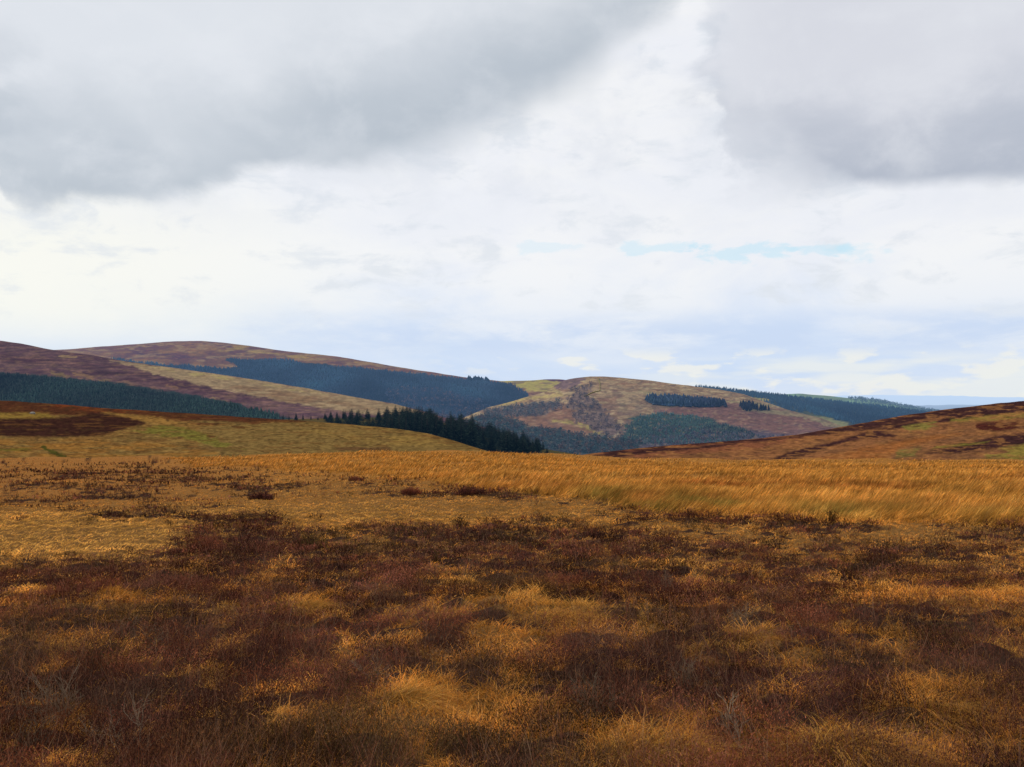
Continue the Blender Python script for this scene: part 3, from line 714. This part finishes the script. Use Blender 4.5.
def bush_mesh(seed, R, H, cols, ls, n=900, k=7, lean=.75):
    r = np.random.default_rng(seed)
    a = r.uniform(0, 6.28, n); q = np.sqrt(r.random(n)) * R * .55 * (1 + .35 * np.sin(a * 3 + seed))
    X, Y = q * np.cos(a), q * np.sin(a)
    Ht = H * (1 - .35 * (q / R / .6) ** 2) * r.uniform(.45, 1.1, n) * (1 + 1.3 * fbm(X / (R * .35) + seed, Y / (R * .35), seed, 3))
    C = np.array(cols)[r.integers(0, len(cols), n)] * r.uniform(.7, 1.3, (n, 1)) * (1 + 1.1 * fbm(X / (R * .3) + seed, Y / (R * .3) + 5, seed, 3))[:, None]
    return sprigs(X, Y, np.full(n, -.04), Ht, lean * q / R + .05, a, C, k, np.full(n, ls), r, spread=.12)

def stems_mesh(seed, R, H, n, C, w):
    r = np.random.default_rng(seed)
    a = r.uniform(0, 6.28, n)
    return blades(np.stack([.06 * np.cos(a) * R, .06 * np.sin(a) * R, np.full(n, -.05)], 1), a, r.uniform(.6, 1.05, n) * H, np.full(n, w), r.uniform(.1, .55, n), r.uniform(-.1, .25, n),
                  r.uniform(.75, 1.05, n), r.uniform(0, .25, n), C * .7, C * r.uniform(.7, 1.4, (n, 1)), 3, r.uniform(-.6, .6, n))

def heather_bush(u, v, R, H, cols, label, group=None):
    x, y, z = at(u, v)
    o = link('heather_bush', None, loc=(x, y, z), label=label, category='heather bush')
    if group: o['group'] = group
    ls = max(.013, y * .0017)
    link('foliage', make_mesh('foliage', *bush_mesh(int(u * 7 + v), R, H, cols, ls, n=int(700 if y < 10 else 380))), M_heather, parent=o)
    link('stems', make_mesh('stems', *stems_mesh(int(u + v), R, H, 26, H_gy * .8, max(.005, y * .0005))), M_heather, parent=o)

dkc, ruc, olc, gyc = [H_dk, H_dk, H_br], [H_ru, H_br, H_br], [H_ol, H_ol, H_dk], [H_gy, H_br, H_gy]
for a in [(240, 560, .62, .42, dkc, 'wide dark brown heather bush with straw-coloured grass to its left'),
          (205, 552, .5, .42, ruc, 'rusty heather bush at the edge of the pale straw grass'),
          (312, 549, .42, .42, olc, 'olive-green heather bush beside the wide dark one'),
          (66, 590, .6, .38, dkc, 'dark heather bush below the bright straw grass'),
          (130, 586, .5, .36, dkc, 'low dark heather bush beside the one below the straw grass'),
          (225, 668, .55, .36, dkc, 'blackish heather hummock'),
          (258, 640, .5, .34, dkc, 'dark brown heather bush just behind the blackish hummock'),
          (380, 600, .4, .32, gyc, 'grey-green heather bush among brown ones'),
          (540, 668, .45, .32, ruc, 'rusty heather bush below the long straw tuft'),
          (880, 712, .36, .26, dkc, 'small dark heather bush beside a combed straw tussock'),
          (808, 640, .5, .32, ruc, 'reddish brown heather bush on open moor'),
          (945, 650, .42, .32, olc, 'olive-tinged heather bush near the edge of the moor'),
          (470, 500, 1.1, .42, dkc, 'broad dark heather clump against the tall orange grass'),
          (263, 500, .8, .36, dkc, 'isolated dark heather clump on orange grass'),
          (410, 499, .6, .3, ruc, 'small reddish heather clump on orange grass'),
          (357, 483, .5, .35, ruc, 'tiny maroon heather clump near the band of tall grass'),
          (350, 690, .4, .3, olc, 'mossy green heather bush beside a pale bare twig'),
          (115, 665, .45, .3, olc, 'greenish heather bush near the grey dead bush')]:
    heather_bush(*a)

def sprout(u, v, H, W, label):
    """narrow upright dark shrub"""
    x, y, z = at(u, v)
    o = link('upright_shrub', None, loc=(x, y, z), label=label, category='shrub')
    r = np.random.default_rng(int(u)); n = 60
    a = r.uniform(0, 6.28, n); q = W * .3 * r.random(n)
    m = sprigs(q * np.cos(a), q * np.sin(a), np.full(n, -.03), H * r.uniform(.4, 1.1, n), q / W, a, np.array([H_dk * .8, H_ol * .8])[r.integers(0, 2, n)], 9, np.full(n, max(.02, y * .0018)), r, spread=.10)
    link('foliage', make_mesh('foliage', *m), M_heather, parent=o)
    link('stem', make_mesh('stem', *stems_mesh(int(u), W, H, 9, H_dk * 1.5, .014)), M_heather, parent=o)
sprout(460, 530, .42, .5, 'small black-green shrub at the top of the heather, in front of tall grass')
sprout(832, 526, .42, .22, 'lone thin dark shrub at the foot of the tall orange grass')
sprout(850, 584, .36, .35, 'narrow dark green shrub standing in brown heather')
sprout(310, 548, .5, .5, 'dark upright shrub with forked top among the heather')
sprout(436, 566, .28, .3, 'short dark shrub between straw tufts')

# ---- combed straw tussocks
def straw_tussock(u, v, R, H, cols, n, label, wind=0.3):
    x, y, z = at(u, v); r = np.random.default_rng(int(u + v))
    a = r.uniform(0, 6.28, n); q = np.sqrt(r.random(n)) * R
    X, Y = q * np.cos(a), q * np.sin(a) * .8
    Z = H * .55 * (1 - (q / R) ** 2) - .05
    hd = np.arctan2(np.sin(a) * q / R + .35 * math.sin(wind) + r.normal(0, .3, n), np.cos(a) * q / R + .5 * math.cos(wind) + r.normal(0, .3, n))
    C1 = np.array(cols)[r.integers(0, len(cols), n)] * r.uniform(.55, 1.5, (n, 1))
    m = blades(np.stack([X, Y, Z], 1), hd, r.uniform(.22, .40, n), np.full(n, .0036) * r.uniform(.7, 1.4, n), r.uniform(.3, .6, n), r.uniform(.3, .7, n), r.uniform(.45, .8, n), r.uniform(.5, 1.0, n), C1 * .4, C1, 5, r.uniform(-1, 1, n))
    link('grass_tussock', make_mesh('grass_tussock', *m), M_grass, loc=(x, y, z), label=label, category='grass tussock')
sc_ = [C_st * .75, C_or * .75, C_tan * .8]
straw_tussock(655, 775, .48, .26, sc_, 3600, 'big pale combed grass tussock at the bottom of the picture, left of its twin')
straw_tussock(850, 772, .36, .28, sc_, 3200, 'domed golden grass tussock at the bottom, right of the bigger one')
straw_tussock(930, 726, .24, .13, sc_, 1700, 'loose golden tussock drooping beside dark heather', .0)
straw_tussock(403, 716, .26, .2, sc_, 1500, 'small bright orange tussock beside pale twigs', .4)
straw_tussock(560, 622, .34, .12, sc_, 2400, 'long bright straw tuft between two heather hummocks')
straw_tussock(300, 610, .32, .12, sc_, 1500, 'bright straw tuft below the wide dark heather bush')
straw_tussock(745, 646, .28, .10, sc_, 1800, 'flattened orange tuft in brown heather')
straw_tussock(975, 610, .36, .14, sc_, 2000, 'golden tuft in the heather near the side of the moor')

# ---- bleached dead heather
def dead_bush(u, v, H, n, spread, label, tone=1.0):
    x, y, z = at(u, v); r = np.random.default_rng(int(u * 3 + v))
    Vs, Fs = [], []
    def tube(pts, r0, r1):
        pts = np.array(pts); m = len(pts); k = 5
        b = sum(len(q) for q in Vs)
        ring = []
        for j, p in enumerate(pts):
            d = pts[min(j + 1, m - 1)] - pts[max(j - 1, 0)]; d /= np.linalg.norm(d) + 1e-9
            s = np.cross(d, [0.3, .9, .1]); s /= np.linalg.norm(s) + 1e-9; t = np.cross(d, s)
            rr = r0 + (r1 - r0) * j / (m - 1)
            for i in range(k):
                A = 2 * math.pi * i / k; ring.append(p + rr * (math.cos(A) * s + math.sin(A) * t))
        Vs.append(np.array(ring))
        for j in range(m - 1):
            for i in range(k):
                a, c = b + j * k + i, b + j * k + (i + 1) % k
                Fs.append([a, c, c + k, a + k])
    def grow(p, d, L, r0, depth):
        pts = [p]; m = 6
        for j in range(m):
            d = d + r.normal(0, .16, 3) + np.array([0, 0, .05]); d /= np.linalg.norm(d)
            pts.append(pts[-1] + d * L / m)
        tube(pts, r0, r0 * .45)
        if depth < 2:
            for j in range(2, m + 1):
                for _ in range(2 if depth == 0 else 1):
                    if r.random() < .8:
                        nd = d + r.normal(0, .6, 3) * np.array([1, .6, .5]); nd[2] = abs(nd[2]) * .7 + .25; nd /= np.linalg.norm(nd)
                        grow(pts[j], nd, L * r.uniform(.35, .6), r0 * .6, depth + 1)
    for i in range(n):
        a = r.uniform(0, 6.28); d = np.array([math.cos(a) * spread, math.sin(a) * spread * .6, 1.0]); d /= np.linalg.norm(d)
        grow(np.array([r.normal(0, .03), r.normal(0, .03), -.04]), d, H * r.uniform(.5, .85), .0042, 0)
    V_ = np.vstack(Vs); C_ = np.array([.20, .135, .085]) * tone * r.uniform(.7, 1.3, (len(V_), 1))
    link('dead_bush', make_mesh('dead_bush', V_, np.array(Fs), C_), M_dead, loc=(x, y, z), label=label, category='dead bush')
dead_bush(62, 722, .36, 9, .6, 'large grey bleached bush of bare twigs in the corner of the moor')
dead_bush(128, 748, .36, 4, .6, 'thin pale forked twigs to the right of the large grey bush', 1.1)
dead_bush(18, 745, .25, 7, .9, 'low purplish-grey tangle of bare twigs', .7)
dead_bush(380, 690, .3, 4, .7, 'few bleached forked twigs above an orange grass tuft', 1.2)
dead_bush(738, 632, .30, 8, .6, 'bleached spray of upright bare twigs in the heather')
dead_bush(698, 690, .26, 8, .9, 'wide grey tangle of dead stalks leaning over', .9)
dead_bush(746, 762, .3, 2, .4, 'single pale wiry twig between grass tussocks', 1.1)
dead_bush(600, 735, .3, 8, 1.0, 'grey-green spray of arching dead stalks', .6)
dead_bush(135, 650, .3, 5, .9, 'small pale twig tangle behind the large grey bush', .9)
dead_bush(660, 592, .3, 6, .8, 'faint grey twigs at the top of the heather', .8)

# ---- a pale boulder on the knoll
bm_v, bm_f = [], []
import bmesh
bm = bmesh.new(); bmesh.ops.create_icosphere(bm, subdivisions=3, radius=1)
for v in bm.verts:
    n_ = float(fbm(np.array([v.co.x * 1.3 + 4]), np.array([v.co.y * 1.3 + v.co.z]), 3, 3)[0])
    v.co *= 1 + .5 * n_; v.co.x *= .8; v.co.y *= .8; v.co.z *= .6
me = bpy.data.meshes.new('boulder'); bm.to_mesh(me); bm.free()
at_ = me.color_attributes.new('Col', 'FLOAT_COLOR', 'POINT')
for q in at_.data: q.color = (.24, .22, .19, 1)
i = int((33 - h1.U1[0]) / .8); j = int(np.argmin(np.abs(h1.V[:, i] - 414)))
link('boulder', me, M_stone, loc=(h1.X[j, i], h1.Y[j, i], h1.Z[j, i] + .15), label='small pale boulder on the dark heather of the knoll', category='boulder')

# ---- conifers of the near plantation
def conifer_mesh(seed, H=15.0, broad=1.0):
    r = np.random.default_rng(seed); Vs, Cs = [], []
    z = .12 * H
    skew = r.normal(0, .02, 2)
    while z < H * .985:
        f = z / H
        R = H * .19 * broad * (1 - f) ** .75 * r.uniform(.75, 1.2) + .12
        nb = int(6 + 7 * (1 - f)); off = r.uniform(0, 6.28)
        for b in range(nb):
            a = off + 6.283 * b / nb + r.normal(0, .15); rr = R * r.uniform(.6, 1.2)
            d = np.array([math.cos(a), math.sin(a), 0]); s = np.array([-d[1], d[0], 0])
            p0 = np.array([skew[0] * z, skew[1] * z, z])
            for q in range(4):
                t0 = .15 + .25 * q; p = p0 + d * rr * t0 + np.array([0, 0, -rr * .35 * t0 + (rr * .22) * t0 * t0])
                w = rr * .26 * (1.15 - .5 * t0); L = rr * .42
                dn = d * L + np.array([0, 0, -L * .25 + r.normal(0, .12)]) + s * r.normal(0, .2)
                up = np.array([0, 0, w * .5])
                Vs += [p - s * w - up * r.random(), p + s * w - up * r.random(), p + dn + up * .3]
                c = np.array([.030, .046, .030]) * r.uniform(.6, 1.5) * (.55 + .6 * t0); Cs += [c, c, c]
                Vs += [p - up * 1.4, p + up, p + dn * .9 - up * r.random()]
                Cs += [c * .8, c, c]
        z += H * r.uniform(.030, .048)
    Vs += [np.array([-.12, 0, H * .93]), np.array([.12, 0, H * .93]), np.array([0, 0, H * 1.02])]; Cs += [np.array([.04, .06, .035])] * 3
    V_ = np.array(Vs)
    return make_mesh('crown', V_, np.arange(len(V_)).reshape(-1, 3), np.array(Cs))
def trunk_mesh(H=15.0):
    k = 8; V_ = []; F_ = []
    hs = [-.5, .3, H * .3, H * .65, H * .95]; rs = [.30, .22, .17, .10, .03]
    for hh, rr in zip(hs, rs):
        for i in range(k): V_.append([rr * math.cos(6.283 * i / k), rr * math.sin(6.283 * i / k), hh])
    for j in range(4):
        for i in range(k): F_.append([j * k + i, j * k + (i + 1) % k, (j + 1) * k + (i + 1) % k, (j + 1) * k + i])
    return make_mesh('trunk', np.array(V_), np.array(F_), np.tile([.07, .05, .04], (len(V_), 1)))
crowns = [conifer_mesh(s, 15, b) for s, b in ((1, 1.0), (2, .85), (3, 1.15), (4, 1.3), (5, .95), (6, 1.1))]
for m in crowns: m.materials.append(M_tree)
tm = trunk_mesh(); tm.materials.append(M_bark)
def conifer(x, y, z, s, label, group, w=1.0):
    o = link('conifer_tree', None, loc=(x, y, z), label=label, category='conifer tree'); o['group'] = group
    o.scale = (s * w, s * w, s); o.rotation_euler = (0, 0, random.uniform(0, 6.28))
    c = bpy.data.objects.new('crown', random.choice(crowns)); col.objects.link(c); c.parent = o
    t = bpy.data.objects.new('trunk', tm); col.objects.link(t); t.parent = o
# front rank follows the edge of the wood; further ranks fill it
def top_row(u): return np.interp(u, [320, 345, 365, 385, 400, 420, 440, 455, 480, 500, 520, 540, 556], [415, 411, 409, 407, 405.5, 406, 411, 413, 419, 425, 431, 438, 447])
used = []
r = np.random.default_rng(77)
cnt = 0
GL = 'dark conifers massed in the plantation behind the grassy knoll'
for k in range(260):
    u = r.uniform(325, 547) if k > 80 else r.uniform(385, 547)
    Yt = r.uniform(760, 985)
    f = (Yt - 700) / 300.0
    i = int(round(u - hp.U1[0])); j = int(np.clip(round(f * 59), 0, 59))
    X_, Y_, Z_ = hp.X[j, i], hp.Y[j, i], hp.Z[j, i]
    vb = hp.V[j, i]; want = top_row(u) + r.normal(0, 2.4) + (1 - f) * 5 + abs(r.normal(0, 1.0))
    s = float(np.clip((vb - want) / F * Y_ / 15.0, .45, 1.9))
    conifer(X_, Y_, Z_, s, 'dark conifer in the dense plantation behind the knoll', GL, r.uniform(.95, 1.75))
for u, vt in [(283, 413.5), (289, 414), (296, 412), (303, 413), (311, 414), (318, 416), (325, 412), (331, 410), (337, 411), (343, 408.5), (350, 409), (357, 409.5)]:
    i = int(round(u - hp.U1[0])); j = 50
    s = (hp.V[j, i] - vt) / F * hp.Y[j, i] / 15.0
    conifer(hp.X[j, i], hp.Y[j, i], hp.Z[j, i], float(s), 'spaced-out conifer in the thin line left of the plantation', 'spaced conifers in line beside the plantation', .9)

# ------------------------------------------------------------------ light
SUN_EL, SUN_AZ = math.radians(38), math.radians(-62)      # azimuth from +Y towards +X: sun high to the left, slightly ahead
sd = bpy.data.lights.new('sun', 'SUN'); sd.energy = 2.3; sd.angle = math.radians(10); sd.color = (1, .95, .86)
so = bpy.data.objects.new('sun', sd); col.objects.link(so)
so.rotation_euler = (math.pi / 2 - SUN_EL, 0, -SUN_AZ + math.pi)   # lamp's -Z points away from the sun
so.location = (-50, 50, 80)

w = bpy.data.worlds.new('World'); sc.world = w; w.use_nodes = True
N, Lk = w.node_tree.nodes, w.node_tree.links
N.clear()
def nd(t, **kw):
    n = N.new(t)
    for k, v in kw.items(): setattr(n, k, v)
    return n
def math_(op, a, b=None, clamp=False):
    n = nd('ShaderNodeMath', operation=op, use_clamp=clamp)
    for i, x in enumerate((a, b)):
        if x is None: continue
        if isinstance(x, (int, float)): n.inputs[i].default_value = x
        else: Lk.new(x, n.inputs[i])
    return n.outputs[0]
def mrange(x, a, b, c=0, d=1, smooth=True):
    n = nd('ShaderNodeMapRange', interpolation_type='SMOOTHSTEP' if smooth else 'LINEAR')
    Lk.new(x, n.inputs['Value'])
    for k, v in zip(('From Min', 'From Max', 'To Min', 'To Max'), (a, b, c, d)): n.inputs[k].default_value = v
    return n.outputs[0]
def mix(fac, a, b):
    n = nd('ShaderNodeMix', data_type='RGBA')
    if isinstance(fac, (int, float)): n.inputs[0].default_value = fac
    else: Lk.new(fac, n.inputs[0])
    for i, x in ((6, a), (7, b)):
        if isinstance(x, (tuple, list, np.ndarray)): n.inputs[i].default_value = (*[float(q) for q in x], 1)
        else: Lk.new(x, n.inputs[i])
    return n.outputs[2]
def srgb(*c): return tuple(lin(c))
tc = nd('ShaderNodeTexCoord'); sep = nd('ShaderNodeSeparateXYZ'); Lk.new(tc.outputs['Generated'], sep.inputs[0])
az = math_('ARCTAN2', sep.outputs[0], sep.outputs[1])
el = math_('ARCSINE', sep.outputs[2])
comb = nd('ShaderNodeCombineXYZ'); Lk.new(az, comb.inputs[0]); Lk.new(el, comb.inputs[1])
def noise(sx, sy, detail=5, rough=.55, off=0, dist=0.0):
    mp = nd('ShaderNodeMapping'); Lk.new(comb.outputs[0], mp.inputs['Vector'])
    mp.inputs['Scale'].default_value = (sx, sy, 1); mp.inputs['Location'].default_value = (off, off * .37, off)
    n = nd('ShaderNodeTexNoise'); n.inputs['Scale'].default_value = 1; n.inputs['Detail'].default_value = detail
    n.inputs['Roughness'].default_value = rough; n.inputs['Distortion'].default_value = dist
    Lk.new(mp.outputs[0], n.inputs['Vector']); return n.outputs['Fac']
def AE(u, v):
    a = math.atan((u - 512) / F); return a, math.atan((VH - v) / F * math.cos(a))
def curve(x, pts):
    """piecewise smooth curve over azimuth; pts = [(azimuth, value)]"""
    a0, a1 = pts[0][0], pts[-1][0]; lo, hi = min(p[1] for p in pts), max(p[1] for p in pts)
    t = mrange(x, a0, a1, 0, 1, False)
    n = nd('ShaderNodeFloatCurve'); Lk.new(t, n.inputs['Value'])
    c = n.mapping.curves[0]
    q = [((p[0] - a0) / (a1 - a0), (p[1] - lo) / (hi - lo)) for p in pts]
    c.points[0].location = q[0]; c.points[1].location = q[-1]
    for p in q[1:-1]: c.points.new(*p)
    n.mapping.update()
    return mrange(n.outputs[0], 0, 1, lo, hi, False)
def lump(u, v, ru, rv, warp=None):
    a, e = AE(u, v)
    dx = math_('DIVIDE', math_('SUBTRACT', az, a), ru / F); dy = math_('DIVIDE', math_('SUBTRACT', el, e), rv / F)
    d = math_('SQRT', math_('ADD', math_('MULTIPLY', dx, dx), math_('MULTIPLY', dy, dy)))
    if warp is not None: d = math_('ADD', d, warp)
    return mrange(d, 1.15, .35)

nE_ = noise(7, 9, 3, .5, 5.5)
nA_, nB_, nC_, nD_ = noise(5, 11, 7, .62, 3.1, .4), noise(15, 34, 7, .62, 7.7, .3), noise(2.2, 5, 5, .55, 1.3), noise(4.5, 8, 4, .5, 9.4, .5)
sky = nd('ShaderNodeTexSky', sky_type='NISHITA'); sky.sun_disc = False
sky.sun_elevation = SUN_EL; sky.sun_rotation = SUN_AZ
ns = nd('ShaderNodeVectorMath', operation='SCALE'); Lk.new(sky.outputs[0], ns.inputs[0]); ns.inputs['Scale'].default_value = .11

# high white veil: lighter and cooler towards the horizon
veil = mix(mrange(el, 0.02, .17), srgb(206, 224, 250), srgb(241, 243, 249))
veil = mix(math_('MULTIPLY', mrange(nA_, .36, .64), mrange(el, .03, .15, .3, .8)), veil, srgb(250, 250, 250))
warm = math_('MULTIPLY', mrange(az, -.05, -.5), math_('MULTIPLY', mrange(el, .02, .09), mrange(el, .26, .14)))
veil = mix(math_('MULTIPLY', warm, .8), veil, srgb(252, 251, 240))
# grey bellies of small clouds
gb = math_('MULTIPLY', mrange(nB_, .50, .68), mrange(el, .04, .12))
veil = mix(math_('MULTIPLY', gb, .65), veil, srgb(222, 228, 236))
# blue-grey band low on the right
a1_, e1_ = AE(780, 325)
bb = math_('MULTIPLY', math_('MULTIPLY', mrange(el, .040, .058), mrange(el, .098, .068)), mrange(math_('ADD', az, math_('MULTIPLY', nB_, .3)), -.30, .12))
bb = math_('MULTIPLY', bb, mrange(noise(9, 34, 6, .6, 8.8, .2), .36, .58))
veil = mix(math_('MULTIPLY', bb, .85), veil, srgb(203, 220, 247))
# cream puffs along the horizon
cp = math_('MULTIPLY', mrange(noise(20, 60, 5, .5, 12.2), .50, .60), math_('MULTIPLY', mrange(el, .058, .042), mrange(az, -.15, .1)))
veil = mix(math_('MULTIPLY', cp, .8), veil, srgb(244, 244, 238))
cp2 = math_('MULTIPLY', mrange(noise(9, 60, 3, .5, 4.2), .40, .62), math_('MULTIPLY', mrange(el, .052, .036), mrange(az, .0, .3)))
veil = mix(math_('MULTIPLY', cp2, .75), veil, srgb(240, 243, 240))
# gaps of blue sky
wA = math_('MULTIPLY', math_('SUBTRACT', noise(26, 60, 6, .62, 6.6, .3), .5), 5.0)
for (u, v, ru, rv, k) in ((655, 249, 42, 7, .8), (745, 253, 60, 9, 1.0), (815, 250, 26, 7, .8), (885, 252, 30, 8, .6), (545, 247, 40, 5, .5)):
    veil = mix(math_('MULTIPLY', lump(u, v, ru, rv, wA), .62 * k), veil, srgb(200, 234, 250))
# two heavy cloud banks
nF_ = noise(11, 15, 8, .6, 2.2, .25)
wob_az = math_('ADD', math_('MULTIPLY', math_('SUBTRACT', nE_, .5), .20), math_('MULTIPLY', math_('SUBTRACT', nF_, .5), .10))
azw = math_('ADD', az, wob_az)
# thin grey wisps high up between the banks
wisp = math_('MULTIPLY', mrange(nF_, .44, .66), mrange(el, .14, .24))
veil = mix(math_('MULTIPLY', wisp, .55), veil, srgb(226, 230, 238))
def bank(pts, soft, fade, dark, light, wob, left=None, amt=.95):
    global veil
    edge = curve(azw, [(AE(u, v)[0], AE(u, v)[1]) for u, v in pts])
    h_ = math_('SUBTRACT', el, edge)
    hw = math_('ADD', h_, math_('ADD', math_('MULTIPLY', math_('SUBTRACT', nA_, .5), wob), math_('MULTIPLY', math_('SUBTRACT', nF_, .5), wob * 1.1)))
    m = mrange(math_('DIVIDE', hw, soft), -.6, 1.2)
    if left is not None:
        m = math_('MULTIPLY', m, mrange(math_('ADD', az, math_('MULTIPLY', math_('SUBTRACT', nF_, .5), .22)), left[0], left[1]))
    body = mrange(math_('ADD', h_, math_('ADD', math_('MULTIPLY', math_('SUBTRACT', nC_, .5), .20), math_('MULTIPLY', math_('SUBTRACT', nF_, .5), .09))), .0, fade)
    tone = mix(body, dark, light)
    tone = mix(math_('MULTIPLY', mrange(nD_, .46, .70), .30), tone, srgb(236, 239, 243))
    tone = mix(math_('MULTIPLY', mrange(nF_, .45, .68), .22), tone, srgb(240, 242, 246))
    veil = mix(math_('MULTIPLY', m, amt), veil, tone)
softA = mrange(az, -.20, .06, .012, .05)
bank([(-900, 150), (-300, 160), (-60, 150), (0, 176), (40, 206), (120, 208), (190, 198), (270, 178), (330, 166), (430, 160), (500, 140), (560, 104), (620, 66), (660, 10), (760, -180), (1500, -400)],
     softA, .16, srgb(184, 193, 203), srgb(225, 229, 235), .045)
bank([(300, -400), (600, -150), (700, 90), (730, 184), (770, 192), (850, 190), (930, 187), (1024, 180), (1200, 180), (1800, 120)],
     mrange(azw, .24, .33, .06, .010), .13, srgb(180, 187, 201), srgb(219, 221, 229), .016, left=(.13, .27))
# the Nishita sky glows through the cloud a little everywhere
tot = mix(.06, veil, ns.outputs[0])
bg = nd('ShaderNodeBackground'); Lk.new(tot, bg.inputs['Color']); bg.inputs['Strength'].default_value = 1.0
# below the horizon: dull moor colour
bel = mrange(el, -.06, -.01)
fin = mix(bel, (.10, .09, .07), tot); Lk.new(fin, bg.inputs['Color'])
ow = nd('ShaderNodeOutputWorld'); Lk.new(bg.outputs[0], ow.inputs[0])
w.cycles.sampling_method = 'MANUAL'; w.cycles.sample_map_resolution = 512

# ------------------------------------------------------------------ camera
cd = bpy.data.cameras.new('camera'); cam = bpy.data.objects.new('camera', cd); col.objects.link(cam)
cd.sensor_width = 36; cd.lens = 36 * F / 1024; cd.shift_y = (VH - 383.5) / 1024
cd.clip_start = .05; cd.clip_end = 90000
cam.location = (0, 0, EYE); cam.rotation_euler = (math.pi / 2, 0, 0)
sc.camera = cam
sc.view_settings.view_transform = 'Standard'; sc.view_settings.look = 'None'; sc.view_settings.exposure = 0
sc.cycles.max_bounces = 5; sc.cycles.diffuse_bounces = 2; sc.cycles.transmission_bounces = 2
